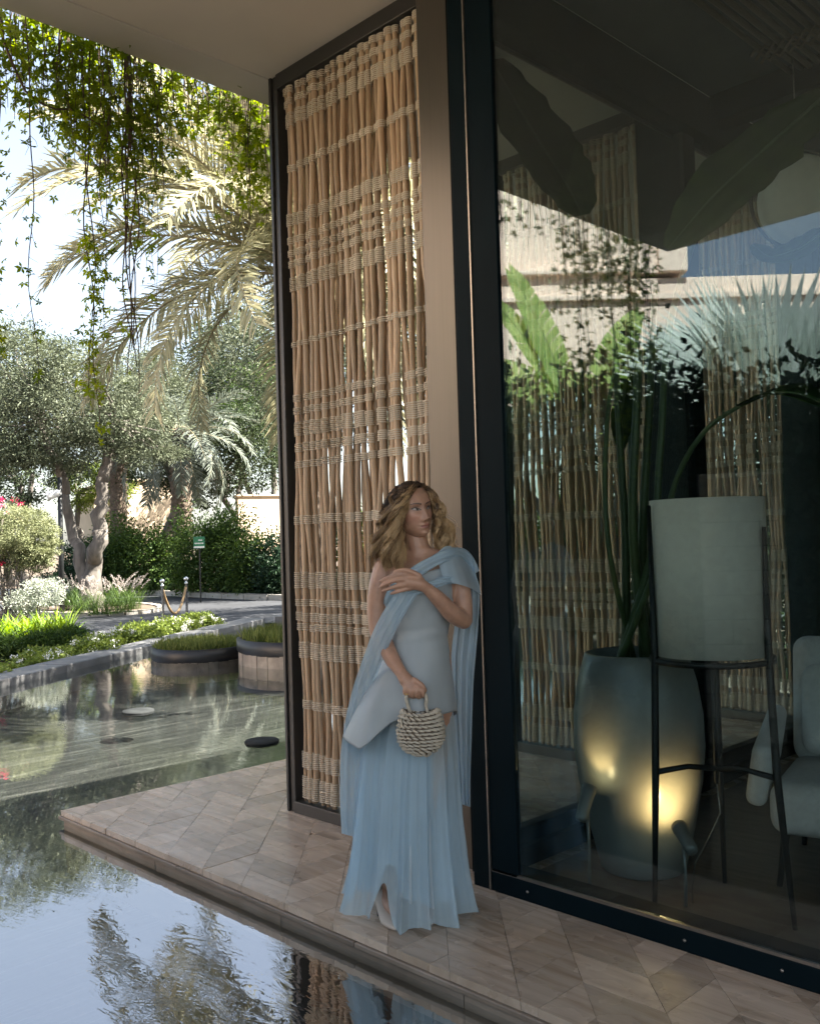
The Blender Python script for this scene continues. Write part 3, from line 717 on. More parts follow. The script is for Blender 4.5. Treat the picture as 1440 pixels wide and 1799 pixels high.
def crown_tree(label, px, py_base, D, ells, n, L, Wd, mat, seed, group=None, r0=.2, nclump=90):
    b = at_d(px, py_base, D); b[2] = GND-.05
    e2 = [tuple(at_d(x, y, D+dz)-b)+(rx, ry, rz) for (x, y, dz, rx, ry, rz) in ells]
    top = (0, 0, min(e[2] for e in e2))
    return tree('garden_tree', label, b, [((0,0,0), (0,0,max(.6, e2[0][2]-.4*e2[0][5])), r0, r0*.5)], e2, n, L, Wd, mat, seed, group, nclump)
crown_tree('pale olive tree behind the far palm, right of the forked olive', 290, 1030, 36, [(285,690,0,1.5,1.5,1.5),(330,760,0,1.4,1.4,1.2),(255,780,0,1.1,1.2,.9)], 13000, .13, .045, M['leaf_olive'], 8)
crown_tree('dense dark tree behind the hedge under the far palm fronds', 400, 1030, 37, [(400,800,0,2.2,2.0,1.5),(300,810,0,1.3,1.6,1.4),(455,770,0,1.6,1.6,1.7),(350,850,0,1.4,1.2,.9)], 20000, .13, .06, M['leaf_dark'], 9, nclump=150)
crown_tree('tall green tree beside the screen edge behind the hedge', 490, 1030, 42, [(480,690,0,2.0,2,1.8),(440,740,0,1.5,1.6,1.2),(510,760,0,1.6,1.6,1.4)], 12000, .14, .06, M['leaf_hedge'], 10)
crown_tree('dark tree filling the gap left of the olive trunk', 40, 1030, 37, [(40,830,0,2.6,1.6,1.3),(-40,800,0,2,1.6,1.4)], 12000, .14, .06, M['leaf_dark'], 12)
crown_tree('sunlit shrubby tree seen between the two olive trunks', 140, 1030, 40, [(140,850,0,1.3,1,1.0),(195,845,0,1.0,1,.9)], 8000, .13, .06, M['leaf_shrub'], 13)
t1 = crown_tree('pale tall tree at the left behind the olive crown', 20, 1030, 46, [(10,650,0,3.0,2.5,2.4),(90,660,0,2.2,2,1.7),(-70,690,0,2.6,2.4,2.2),(40,740,0,3,2.5,2.0)], 22000, .17, .06, M['leaf_olive'], 14, nclump=160)
t2 = crown_tree('tall broad tree far behind the date palm', 420, 1030, 52, [(420,640,0,3.2,2.5,2.4),(340,690,0,2.6,2,1.8),(500,690,0,2.8,2.2,2.2),(420,740,0,3,2.5,2.2)], 20000, .19, .075, M['leaf_dark'], 15, nclump=150)
BG = 'background trees beyond the garden'
labs = ['dark tree at the far back, %s' % s for s in ('behind the first cane screen','seen between the screens','behind the side glass','farther along behind the glass','behind the pavilion','at the far left edge','beyond the villa wall','behind the hedge end','just behind the second cane screen','just behind the third cane screen')]
for i, (az, D, sc) in enumerate(((140,30,.8),(134,22,.75),(127,19,.7),(120,18,.7),(112,19,.75),(163,60,1.2),(152,62,1.1),(145,48,1.0),(124,14.5,.62),(117,14.5,.62))):
    a = math.radians(az); q = CAM+np.array([math.cos(a), math.sin(a), 0])*D
    copy_tree(t2 if i % 2 else t1, (q[0], q[1], GND), i*1.3, sc, labs[i], BG)
# ---- hedges and bushes
def bush(name, label, base, ells, n, L, Wd, mat, seed, nclump=60, stems=0, group=None, cat='shrub', flowers=None, spread=.2):
    R = np.random.default_rng(seed); root = thing(name, label, cat, tuple(base), 0, group)
    C, D, T = crown_pts(ells, n, R, nclump, spread, .5)
    k = C[:,2] > .01-0*base[2]; C, D, T = C[k], D[k], T[k]
    link('foliage', cloud_mesh('foliage', C, D, L*R.uniform(.7,1.3,len(C)), Wd, mat, T, R), root)
    if stems:
        mb = MB()
        for i in range(stems):
            e = ells[i % len(ells)]; a = np.array([R.normal()*.06, R.normal()*.06, 0]); b = np.array(e[:3])+R.normal(size=3)*np.array(e[3:])*.4
            limb(mb, a, b, .02, .006, R, 6, .2, 5)
        mb.build('stem', M['bark'], root)
    if flowers:
        fm, nf, fs = flowers
        for i in range(nf):
            e = ells[R.integers(len(ells))]; d = unit(R.normal(size=3)+np.array([.3,-.6,.6])); p = np.array(e[:3])+d*np.array(e[3:])*1.02
            if p[2] < .04: continue
            nC = 34; CC = p+R.normal(size=(nC,3))*fs*np.array([1,1,.6]); DD = unit(R.normal(size=(nC,3))+[.2,-.3,.8])
            link('flower_cluster', cloud_mesh('flower_cluster', CC, DD, fs*.85, fs*.8, fm, None, R), root)['kind'] = 'stuff'
    return root
def bx(px, py, D): q = at_d(px, py, D); q[2] = GND; return q
def hz(px, py, D): return at_d(px, py, D)[2]-GND
D1 = 33
for i, (px, pt, wdt, D, lab, mat, n) in enumerate([
    (205,905,1.2,34.5,'hedge bush left of the pale villa wall','leaf_hedge',9000),(262,912,1.2,33.5,'hedge bush below the bright villa wall','leaf_hedge',9000),
    (345,892,1.1,31,'rounded hedge bush around the far palm trunk','leaf_hedge',8000),(408,895,1.35,30,'large glossy hedge bush right of the green sign','leaf_hedge',12000),(478,935,1.1,29,'dark bush at the screen edge beside the road kerb','leaf_low',8000),
    (155,930,1.3,35,'dark hedge bush seen through the olive fork','leaf_low',8000)]):
    b = bx(px, 1030, D); h = hz(px, pt, D)
    bush('hedge_bush', lab, b, [(0,0,h*.52,wdt,.7,h*.46),(wdt*.5,.1,h*.4,wdt*.6,.6,h*.36),(-wdt*.55,.1,h*.42,wdt*.6,.6,h*.36)], n, .11, .06, M[mat], 40+i, 110, group='bushes of the hedge behind the road')
kf = [np.array(k) for k in kerb_far[1:-1]]
ci = 0
for a, b in polyl([tuple(k) for k in kf], 1.5):
    m = (a+b)/2; d = unit(b-a); n = np.array([-d[1], d[0]]); 
    if n[1] < 0: n = -n
    ci += 1
    if m[0] > -5: continue
    bush('ground_cover', nth(ci)+' low dark ground cover shrub from the left behind the road kerb', (m[0]+n[0]*.75, m[1]+n[1]*.75, GND), [(0,0,.38,.95,.55,.40),(.5,.3,.5,.6,.5,.42)], 2600, .10, .055, M['leaf_low'], 70+ci, 40, group='low shrubs along the road kerb')
for i, (u_, v_, h) in enumerate(((-18.6,16.2,2.7),(-16.4,16.6,3.0),(-14.2,16.9,2.6),(-12.,17.4,3.1),(-9.8,17.8,2.8),(-7.6,18.,3.))):
    bush('hedge_bush', nth(i+1)+' hedge bush from the left behind the cane screen beyond the drive', (u_, v_, GND), [(0,0,h*.52,1.3,.8,h*.48),(.6,.1,h*.42,.8,.6,h*.38)], 6000, .13, .07, M['leaf_hedge'], 360+i, 80, group='hedge beyond the drive')
for i, (u_, v_, sc, l_) in enumerate(((-19.5,21,.72,'left of the others'),(-14.5,22,.8,'in the middle'),(-9.5,22.5,.75,'nearest the pavilion'))):
    copy_tree(t2 if i % 2 else t1, (u_, v_, GND), 1.1+i*2, sc, 'tree behind the hedge hidden by the cane screen, '+l_, BG)
# round clipped shrub with pink flowers
b = bx(22,1120,17.0); h0 = hz(48,935,17)
bush('topiary_shrub', 'round clipped silvery shrub on many thin stems at the left edge', b, [tuple(at_d(40,945,17)-b)+(.62,.6,.56), tuple(at_d(-20,950,17)-b)+(.55,.5,.55), tuple(at_d(66,965,17)-b)+(.38,.4,.38)], 42000, .04, .017, M['leaf_round'], 90, 420, 26, spread=.08)
ol = bx(8,1115,18.3)
bush('oleander', 'pink flowering oleander growing through the round clipped shrub', ol, [tuple(at_d(12,900,18.0)-ol)+(.3,.3,.25), tuple(at_d(20,985,17.0)-ol)+(.3,.3,.3)], 900, .07, .018, M['leaf_olive'], 91, 14, 6, flowers=(M['pink_flower'], 14, .035))
b = bx(75,1120,16.6); bush('silver_shrub', 'small silver leaved shrub below the round clipped shrub', b, [tuple(at_d(78,1040,16.6)-b)+(.3,.3,.22), tuple(at_d(52,1055,16.6)-b)+(.3,.3,.2)], 5200, .045, .018, M['leaf_silver'], 92, 60, 6)
# strap-leaved lilies
def tuft(name, label, base, n, L, w, mat, seed, up=.9, group=None, arch=.7, cat='plant', plume=0, rad=.08):
    R = np.random.default_rng(seed); root = thing(name, label, cat, tuple(base), 0, group); Vs = []; Q = []; T = []
    for i in range(n):
        a = R.uniform(0,6.28); d = np.array([math.cos(a), math.sin(a), 0]); s = np.array([-d[1], d[0], 0]); l = L*R.uniform(.6,1.1); ww = w*R.uniform(.7,1.2)
        e0 = R.uniform(up-.35, up+.5); p = np.array([R.normal()*rad, R.normal()*rad, 0.]); tn = R.uniform(0,1); K = 5; b0 = len(Vs)
        for k in range(K+1):
            t = k/K; wk = ww*(1-t)**.6*(.55+.9*t if t < .5 else 1)+.0008
            Vs += [p-s*wk*.5, p+s*wk*.5]; T += [tn, tn]
            e = e0-arch*t*1.8; p = p+(d*math.cos(e)+np.array([0,0,math.sin(e)]))*l/K
        for k in range(K): Q.append((b0+2*k, b0+2*k+1, b0+2*k+3, b0+2*k+2))
    link('leaf_tuft', mesh_np('leaf_tuft', Vs, Q, mat, attr={'tint': np.array(T)}), root)
    if plume:
        C = []; D = []
        for i in range(plume):
            a = R.uniform(0,6.28); l = L*R.uniform(.95,1.35); dx = np.array([math.cos(a), math.sin(a), 0])
            for k in range(34):
                t = .62+.38*k/34; q = dx*l*(.15+.55*t*t)*.75+np.array([0,0,l*t*(1-.18*t)]); C.append(q); D.append(unit(dx*.5+np.array([0,0,.8])+R.normal(size=3)*.5))
        link('plume', cloud_mesh('plume', np.array(C), np.array(D), .055, .012, M['plume'], None, R), root)
    return root
R = random.Random(3)
for i, (u_, v_) in enumerate(((-5.6,9.6),(-4.3,9.4),(-3.0,9.6),(-1.8,9.4),(-.5,9.6),(.8,9.5))):
    bush('hedge_bush', nth(i+1)+' clipped dark hedge bush from the left behind the pavilion screens', (u_, v_, GND), [(0,0,1.3,.95,.7,1.3),(.2,.1,3.2,1.0,.7,1.6),(-.2,.1,4.3,.8,.6,1.0)], 9000, .13, .06, M['leaf_dark'], 330+i, 60, group='hedge behind the pavilion')
for i, (px, py, D) in enumerate(((15,1118,15.9),(45,1112,15.6),(75,1120,15.4),(98,1120,15.7),(-15,1125,15.5),(60,1100,16.2),(110,1112,16.0))):
    q = bx(px, py, D); tuft('strap_leaf_plant', 'bright green strap leaved plant under the clipped shrub, '+('far left at the front','left of centre','in the middle','right of centre','cut by the picture edge','behind the others','rightmost, beside the lamp post')[i], q, 110, .75, .05, M['lily'], 200+i, 1.2, 'strap leaved plants by the drive', .55)
for i, (px, py, D) in enumerate(((5,1140,14.8),(40,1142,14.9),(75,1138,15.0),(105,1132,15.2),(122,1125,15.5))):
    q = bx(px, py, D); bush('low_shrub', nth(i+1)+' low dark green shrub from the left along the left bed edge', q, [(0,0,.2,.34,.32,.2),(.15,.1,.18,.25,.25,.18)], 2600, .06, .022, M['leaf_hedge'], 210+i, 40, group='low dark shrubs of the left bed')
# flowering shrubs along the pond kerb
fi = 0
for t, h, fl in ((.1,.20,2),(.7,.24,3),(1.35,.2,1),(2.0,.24,3),(2.6,.2,2),(3.3,.26,3),(3.9,.18,2),(4.6,.28,3),(5.2,.28,4),(5.8,.3,4),(6.35,.3,5),(6.9,.34,6),(7.4,.36,6),(7.95,.34,6),(8.5,.38,7),(9.1,.36,6),(9.7,.36,5),(10.3,.32,3)):
    q = K0+kd*(t+1.9)+kn*(1.0+.15*math.sin(t*5)); fi += 1
    bush('flowering_shrub', nth(fi)+' small white-flowered shrub from the left along the grey pond kerb', (q[0], q[1], GND), [(0,0,h*.5,.36,.3,h*.52),(.22,.1,h*.45,.25,.25,h*.5)], 1500, .055, .036, M['leaf_shrub'], 230+fi, 26, 3, 'white flowered shrubs along the pond kerb', flowers=(M['white_flower'], fl, .032))
# fountain grasses round the olive
for i, (px, py) in enumerate(((118,1072),(140,1078),(168,1080),(192,1079),(215,1076),(232,1070),(205,1064),(132,1062))):
    q = at_z(px, py, GND+.07); tuft('fountain_grass', 'fountain grass clump with pale plumes at the olive foot, '+('leftmost','left in front of the trunk','in front of the trunk','right in front of the trunk','second from the right','rightmost','behind on the right','behind on the left')[i], q, 150, .85, .012, M['leaf_hedge'], 260+i, 1.15, 'fountain grasses on the island', .75, 'grass', 9, .1)
# ---- round planters standing in the pond
M['planter_black'] = simple('black_planter_rim', (.012,.012,.013), .45); M['planter_stone'] = simple('planter_stone', (.33,.28,.23), .7, 0, .3, 6, .4)
def planter(label, c, r, hs, hb, nst, seed, grass_h):
    root = thing('round_planter', label, 'planter', (c[0], c[1], -.36), 0, 'round planters in the pond')
    n = nst; z0 = .0; z1 = hs-(-.36)*1.0
    for i in range(n):
        a0 = 2*math.pi*(i+.02)/n; a1 = 2*math.pi*(i+.98)/n; zt = z1+random.uniform(-.004,.004)
        rr = r*random.uniform(.985,1.0)
        mb = MB(); pts = [a0+(a1-a0)*k/3 for k in range(4)]
        poly = [(rr*math.cos(a), rr*math.sin(a)) for a in pts]+[((r-.12)*math.cos(a), (r-.12)*math.sin(a)) for a in pts[::-1]]
        mb.prism(poly, z0, zt); mb.build('stone', M['planter_stone'], root)
    MB().lathe([(r-.1,z1-.15),(r+.02,z1+.003),(r+.02,z1+hb),(r-.05,z1+hb),(r-.05,z1+hb-.06),(.0,z1+hb-.05)], 40, cap=False).build('rim', M['planter_black'], root)
    R = np.random.default_rng(seed); N = 3800; a = R.uniform(0,6.28,N); q = (r-.05)*np.sqrt(R.uniform(0,1,N))
    C = np.stack([q*np.cos(a), q*np.sin(a), np.full(N, z1+hb-.05)], 1); D = unit(np.stack([R.normal(0,.3,N), R.normal(0,.3,N), np.ones(N)], 1)); Lh = grass_h*R.uniform(.6,1.2,N)
    g = cloud_mesh('grass', C, D, Lh, .014, M['grass'], None, R); o = link('grass', g, root); o['kind'] = 'stuff'
    return root
planter('low round planter of grass with black rim standing in the pond', (-9.15,4.30), .68, -.06, .15, 30, 300, .17)
planter('taller round stone planter of grass with the date palm, cut by the screen', (pc[0]+.05, pc[1]-.02), 1.0, .10, .15, 34, 301, .2)
# stones lying in the water
M['disc'] = simple('pond_disc_stone', (.028,.031,.032), .9, 0, .3, 9, .2, spec=.08)
for i, (x, y, lab, rr) in enumerate(((243,1245,'flat grey disc lying in the water, the nearer to the kerb',.155),(460,1297,'flat grey disc in the water beside the screen',.14))):
    q = at_z(x, y, WATER+.03); o = MB().lathe([(.0,-.012),(rr*.9,-.012),(rr*.97,.004),(rr,.02),(rr*.95,.032),(rr*.5,.036),(0,.034)], 30, cap=False).build('stone_disc', M['disc'], None, loc=(q[0], q[1], WATER-.015)); tag(o, lab, 'stone disc', 'discs in the pond')
# ---- plants and villa that stand left of the camera and show as reflections in the glass
def mir(px, py, D): q = at_d(px, py, D); q[1] = -q[1]; return q
def big_leaf(L, Wd, bend, mat, seed, tear=.5, n=16, e0=1.2, roll=1.25):
    """one long paddle leaf: midrib with torn strips both sides; starts at origin going up and +x"""
    R = np.random.default_rng(seed); P_ = [np.zeros(3)]; e = e0
    for i in range(n): P_.append(P_[-1]+np.array([math.cos(e), 0, math.sin(e)])*L/n); e -= bend/n
    P_ = np.array(P_); Vs = []; Q = []; T = []
    for s in (-1, 1):
        lift = R.uniform(.0,.2)
        for i in range(n):
            t0, t1 = i/n, (i+1)/n
            w = lambda t: Wd*max(.02, math.sin(math.pi*min(1, .06+t*.92)))**.6
            gap = tear*R.uniform(0,.3) if R.uniform() < tear else 0
            a, c = P_[i], P_[i+1]; fw = (c-a); pr = unit(np.array([-fw[2],0,fw[0]])); sd_ = s*(np.array([0,1,0])*math.cos(roll)+pr*math.sin(roll)); up = -np.array([0,1,0])*math.sin(roll)+pr*math.cos(roll)
            dr = R.uniform(-.25,.1)*tear
            o0 = a+fw*gap+(sd_+up*(lift+dr))*w(t0)+fw*.9; o1 = c+(sd_+up*(lift+dr))*w(t1)+fw*.9
            m0 = a+(o0-a)*.5-up*0.02; m1 = c+(o1-c)*.5-up*.02
            b = len(Vs); Vs += [a, c, m1, m0, o1, o0]; tt = R.uniform(0,1); T += [tt]*6
            Q += [(b,b+1,b+2,b+3),(b+3,b+2,b+4,b+5)]
    return mesh_np('leaf', Vs, Q, mat, attr={'tint': np.array(T)}, smooth=True), P_
def banana(label, base, leaves, mat, seed, group=None, stalk=True):
    root = thing('banana_plant', label, 'plant', tuple(base), 0, group); R = np.random.default_rng(seed)
    for i, (az, L, Wd, bend, e0, hgt) in enumerate(leaves):
        me, P_ = big_leaf(L, Wd, bend, mat, seed*10+i, .5, 18, e0)
        o = link('leaf', me, root, loc=(math.cos(az)*.1, math.sin(az)*.1, hgt), rot=(R.normal(0,.1), 0, az))
        mb = MB(); mb.tube([(0,0,-hgt)]+[tuple(p) for p in P_[::3]], [.03]+[.02*(1-.8*k/6) for k in range(len(P_[::3]))], 6); mb.build('midrib', M['lily_rib'], o)
    return root
M['lily_rib'] = simple('leaf_rib', (.16,.22,.07), .45)
bb = mir(1022,700,14.); bb[2] = GND
g0 = hz(985,700,14.)
LR = math.atan2(RT[1], RT[0])                       # image-right direction on the ground, mirrored in the glass: y flips
azr = math.atan2(-RT[1], RT[0])
banana('clump of tall sunlit banana leaves mirrored in the glass front', bb, [(azr+3.0,2.5,.27,.25,1.32,g0-.4),(azr+3.1,2.3,.20,.3,1.15,g0-.4),(azr+3.2,1.9,.29,.8,.95,g0-.5),(azr+.1,1.9,.30,.4,1.35,g0-.5),(azr+.15,2.0,.30,.7,1.0,g0-.5),(azr+3.1,1.8,.2,1.1,.7,g0-.9),(azr+.3,1.7,.2,1.0,.75,g0-.7),(azr-.1,1.5,.2,.5,1.5,g0-.9)], M['banana'], 4)
b2 = mir(1120,720,14.6); b2[2] = GND
banana('smaller banana clump beside the tall one, mirrored in the glass', b2, [(azr+.2,1.9,.34,.4,1.25,g0-.7),(azr+3.0,1.6,.3,.6,1.2,g0-.8),(azr+3.2,1.5,.3,.9,.9,g0-.8),(azr-.2,1.6,.32,.8,1.0,g0-.8)], M['banana'], 5)
# silver fan palm
fb = mir(1325,700,12.8); fb[2] = GND; fh = hz(1325,700,12.8)
root = thing('fan_palm', 'silver fan palm mirrored in the right part of the glass', 'palm tree', tuple(fb))
MB().tube([(0,0,0),(.03,0,fh*.5),(0,0,fh*.9)], [.16,.14,.12], 10).build('trunk', M['palmbark'], root)
for i in range(15):
    Rr = np.random.default_rng(500+i); Vs = []; Q = []; T = []
    for k in range(26):
        a = (k-12.5)/12.5*1.35; d = np.array([math.cos(a), math.sin(a), -.12*abs(a)]); s = np.array([-math.sin(a), math.cos(a), 0])
        l = 1.65*(1-.12*abs(a))*Rr.uniform(.93,1.04); b_ = len(Vs)
        Vs += [d*.05, d*l*.55+s*.07+[0,0,.03], d*l+[0,0,-.08], d*l*.55-s*.07+[0,0,.03]]; Q.append((b_,b_+1,b_+2,b_+3)); T += [Rr.uniform(0,1)]*4
    me = mesh_np('fan_leaf', np.array(Vs), Q, M['fan'], attr={'tint': np.array(T)})
    az = i*2.4; el = .25+.95*((i*7) % 15)/15; off = np.array([math.cos(az)*math.cos(el), math.sin(az)*math.cos(el), math.sin(el)])*.6
    o = link('fan_leaf', me, root, loc=tuple(np.array([0,0,fh*.9])+off), rot=(1.2+Rr.normal(0,.5), -el, az))
    MB().tube([(-.6,0,0),(0,0,0),(.1,0,0)], [.014,.01,.008], 5).build('stalk', M['rachis'], o)
for i, (px, D, hpx) in enumerate(((845,9.6,705),(900,9.6,690),(960,9.5,715),(1030,9.4,700),(1100,9.3,700),(1175,9.1,690),(1250,8.9,700),(1320,8.8,710),(1390,8.6,700),(1440,8.5,700))):
    q = mir(px, 900, D); q[2] = GND; h = hz(px, hpx, D)
    bush('garden_shrub', nth(i+1)+' dark shrub from the left mirrored low in the glass', q, [(0,0,h*.5,.55,.45,h*.52),(.1,.05,h*.25,.6,.5,h*.3)], 11000, .11, .06, M['leaf_dark'] if i % 3 else M['leaf_low'], 520+i, 150, group='shrubs mirrored in the glass')
# pink villa
vc = mir(1080,620,21); vr = thing('villa', 'pink stucco villa wing with cornice bands mirrored in the glass', 'building', (vc[0], vc[1], GND), math.atan2(-RT[1], RT[0]))
zc = hz(980,530,21); zt = zc+4.2
for nm, b_ in (('wall', (-6,.3,0,6,0,zc)), ('cornice', (-6.1,.5,-.12,6,zc,zc+.12)), ('wall', (-6.,.3,.05,6,zc+.12,zc+.6)), ('cornice', (-6.1,.5,-.12,6,zc+.6,zc+.7)), ('upper_wall', (-6,1.72,.4,6,zc+.7,zt)),
               ('wing_wall', (.301,6,.5,6,0,zc+.1)), ('cornice', (.31,6.1,.38,6,zc+.1,zc+.25)), ('wing_wall', (.302,6,.45,6,zc+.25,zc+.6)), ('pier', (1.1,1.75,.25,1,zc+.701,zt))):
    mb = MB(); mb.box(b_[0], b_[1], -b_[3], -b_[2], b_[4], b_[5]); bevel(mb.build(nm, M['wallpink'], vr), .02)
# stone-faced pier, also off to the left
sp = thing('stone_pier', 'pier faced with rough stone blocks mirrored behind the lamp', 'wall', tuple(mir(1300,1060,8.0)*np.array([1,1,0])+np.array([0,0,WATER-.2])), math.atan2(-RT[1], RT[0])+.15)
zz = 0
MB().box(-.29,.29,-.3,-.02,0,2.3).build('core', M['slab'], sp)
for j in range(11):
    x = -.32; hgt = .208
    while x < .31:
        w = min(random.uniform(.16,.36), .32-x)
        if w < .05: break
        MB().box(x+.004, x+w-.004, -.03, .02+random.uniform(-.012,.012), zz+.004, zz+hgt-.004, .008).build('stone_block', M['wallstone'], sp); x += w
    zz += hgt
# bright villa walls behind the hedge
wv = at_d(262,1030,42); w0 = thing('villa', 'sunlit beige villa wall showing over the hedge', 'building', (wv[0], wv[1], GND), LR+.62)
hh = hz(262,846,42)
for nm, b_ in (('wall', (-1.15,1.5,0,3,0,hh)), ('parapet', (-1.2,1.55,-.08,3,hh,hh+.12)), ('side_wall', (-2.2,-1.16,.5,3,0,hh-.15))):
    mb = MB(); mb.box(*b_); bevel(mb.build(nm, M['wallbeige'], w0), .02)
wv = at_d(452,1030,39); w0 = thing('garden_wall', 'low beige garden wall behind the bushes at the screen edge', 'wall', (wv[0], wv[1], GND), LR+.5)
hh = hz(452,872,39)
for nm, b_ in (('wall', (-.75,1.6,0,.3,0,hh)), ('coping', (-.8,1.65,-.05,.35,hh,hh+.07))):
    mb = MB(); mb.box(*b_); bevel(mb.build(nm, M['wallbeige'], w0), .02)
# ================================================================== furniture and small things
M['pot'] = simple('glazed_grey_pot', (.28,.30,.29), .3, 0, .16, 3, .08); M['shade'] = simple('linen_shade', (.80,.76,.67), .85, 0, .05, 30, .15)
M['black_iron'] = simple('black_iron', (.014,.016,.017), .45, .2); M['steel'] = simple('polished_steel', (.62,.62,.6), .18, 1.); M['rope'] = simple('gold_rope', (.33,.22,.11), .7, 0, .2, 30, .3)
M['fabric'] = simple('grey_upholstery', (.72,.70,.68), .9, 0, .08, 40, .3); M['spotgrey'] = simple('grey_spot_housing', (.24,.25,.24), .4, .3)
def emit(name, col, s):
    t = NT(name); e = t.n('Emission'); e.inputs[0].default_value = c4(*col); e.inputs[1].default_value = s; return t.done(e.outputs[0])
M['lampface'] = emit('lit_lamp_face', (1,.72,.36), 9.)
# big pot with a paddle-leaved plant
PC = np.array([.34,.66])
pot = thing('floor_pot', 'tall rounded grey pot standing inside behind the glass', 'pot', (PC[0], PC[1], 0))
MB().lathe([(.0,.0),(.175,.0),(.19,.015),(.235,.2),(.275,.4),(.292,.56),(.288,.70),(.268,.84),(.240,.94),(.228,.972),(.215,.978),(.205,.965),(.215,.93),(.24,.84),(.0,.80)], 56, cap=False).build('body', M['pot'], pot)
MB().lathe([(.0,.86),(.225,.86),(.22,.88),(.0,.885)], 24, cap=False).build('soil', M['soil'], pot)
ip = thing('paddle_leaf_plant', 'dark paddle leaved plant growing from the grey pot', 'plant', (PC[0], PC[1], .87))
o0 = np.array([PC[0], PC[1], .87])
M['stalk'] = simple('plant_stalk', (.065,.105,.04), .45, 0, .3, 8, stretch=(1,1,.2))
DP = 4.25
def stalk(pts, r0, r1):
    q = [np.array([PC[0], PC[1], .87])+np.array([random.uniform(-.08,.08), random.uniform(-.08,.08), 0])]+[at_d(x, y, d) for x, y, d in pts]
    # smooth
    P_ = []
    for i in range(len(q)-1):
        p0 = q[max(i-1,0)]; p1 = q[i]; p2 = q[i+1]; p3 = q[min(i+2,len(q)-1)]
        for k in range(6):
            t = k/6; P_.append(.5*((2*p1)+(-p0+p2)*t+(2*p0-5*p1+4*p2-p3)*t*t+(-p0+3*p1-3*p2+p3)*t**3))
    P_.append(q[-1]); n = len(P_)
    MB().tube([tuple(p-o0) for p in P_], [r0+(r1-r0)*i/(n-1) for i in range(n)], 8).build('stalk', M['stalk'], ip); return P_
for pts, r0, r1 in (([(1075,1000,4.2),(1062,870,4.2),(1068,720,4.15),(1090,600,4.1)],.014,.009),([(1098,950,4.3),(1085,720,4.3),(1080,560,4.25)],.022,.012),([(1112,950,4.22),(1118,700,4.2),(1122,520,4.2)],.026,.014),
                    ([(1128,950,4.3),(1140,720,4.32),(1150,500,4.35)],.026,.014),([(1142,980,4.2),(1160,780,4.2),(1178,560,4.2),(1260,330,4.1),(1400,205,3.95)],.02,.012),([(1120,980,4.35),(1108,780,4.4),(1100,650,4.45)],.022,.012),
                    ([(1150,1000,4.15),(1185,850,4.1),(1235,760,4.0),(1300,712,3.9)],.016,.009)): stalk(pts, r0, r1)
def blade(path, width, mat, name, parent, origin, seed, nrm, fold=.25):
    """paddle leaf along a 3-D midrib; nrm = facing direction"""
    R = np.random.default_rng(seed); P_ = [np.array(p) for p in path]; n = 20; tt = np.linspace(0,1,n)
    K = np.array(P_); s = np.linspace(0,1,len(K)); pts = np.stack([np.interp(tt, s, K[:,k]) for k in range(3)], 1)
    for _ in range(3): pts[1:-1] = (pts[:-2]+2*pts[1:-1]+pts[2:])/4
    Vs = []; Q = []; T = []
    for sd in (-1, 1):
        tear = 0
        for i in range(n):
            tg = unit(pts[min(i+1,n-1)]-pts[max(i-1,0)]); sv = unit(np.cross(tg, nrm))*sd; t = tt[i]
            w = width*(math.sin(math.pi*min(1,.05+.93*t))**.55)*(1+.07*R.normal())
            for k in range(4):
                f = k/3; Vs.append(pts[i]+sv*w*f+np.array(nrm)*w*fold*(f**1.3)+np.array([0,0,-.12*w*f*f])-np.array(origin)); T.append(.5+.2*math.sin(i*2.1+seed)+R.normal()*.12)
        b = 0 if sd < 0 else 4*n
        for i in range(n-1):
            for k in range(3): Q.append((b+4*i+k, b+4*i+k+1, b+4*i+k+5, b+4*i+k+4))
    o = link(name, mesh_np(name, Vs, Q, mat, True, {'tint': np.clip(T,0,1)}), parent)
    sm_ = o.modifiers.new('solid', 'SOLIDIFY'); sm_.thickness = .002
    mb = MB(); mb.tube([tuple(p-np.array(origin)) for p in pts], [.009*(1-.7*i/(n-1)) for i in range(n)], 6); mb.build('midrib', M['stalk'], o); return o
vw = -FW
blade([at_d(1452,165,3.95), at_d(1350,255,3.9), at_d(1250,345,3.9), at_d(1172,438,3.95)], .135, M['indoor_leaf'], 'leaf', ip, o0, 1, unit(vw+np.array([0,0,.6])))
blade([at_d(1300,712,3.9), at_d(1350,690,3.8), at_d(1400,690,3.7), at_d(1470,720,3.6)], .12, M['indoor_leaf'], 'leaf', ip, o0, 2, unit(vw*.4+np.array([0,0,1.])))
blade([at_d(1450,405,4.0), at_d(1400,440,4.05), at_d(1350,455,4.1), at_d(1320,430,4.15)], .075, M['indoor_leaf'], 'leaf', ip, o0, 3, unit(vw+np.array([0,0,.9])))
blade([at_d(1100,650,4.45), at_d(1095,700,4.4), at_d(1088,745,4.4), at_d(1092,790,4.4)], .05, M['indoor_leaf'], 'leaf', ip, o0, 4, vw)
# banana plant in a tub outside, behind the corner post
tb = at_y(848,1400,1.0)*np.array([1,1,0]); bp = thing('banana_plant', 'banana plant with one long dark leaf hanging behind the glass corner', 'plant', tuple(tb))
MB().lathe([(0,0),(.13,0),(.17,.35),(.15,.35),(0,.33)], 24, cap=False).build('tub', M['pot'], bp)
stp = [(0,0,.3),(.0,.0,1.6),(0,0,3.0),tuple(at_y(862,105,.98)-tb)]
MB().tube(stp, [.05,.045,.035,.022], 8).build('stalk', M['stalk'], bp)
lp = [at_y(862,105,.98), at_y(905,180,.95), at_y(960,270,.92), at_y(1000,330,.9), at_y(1022,378,.88)]
blade(lp, .17, M['indoor_leaf'], 'leaf', bp, tb, 5, unit(vw+np.array([.2,0,.2])), .3)
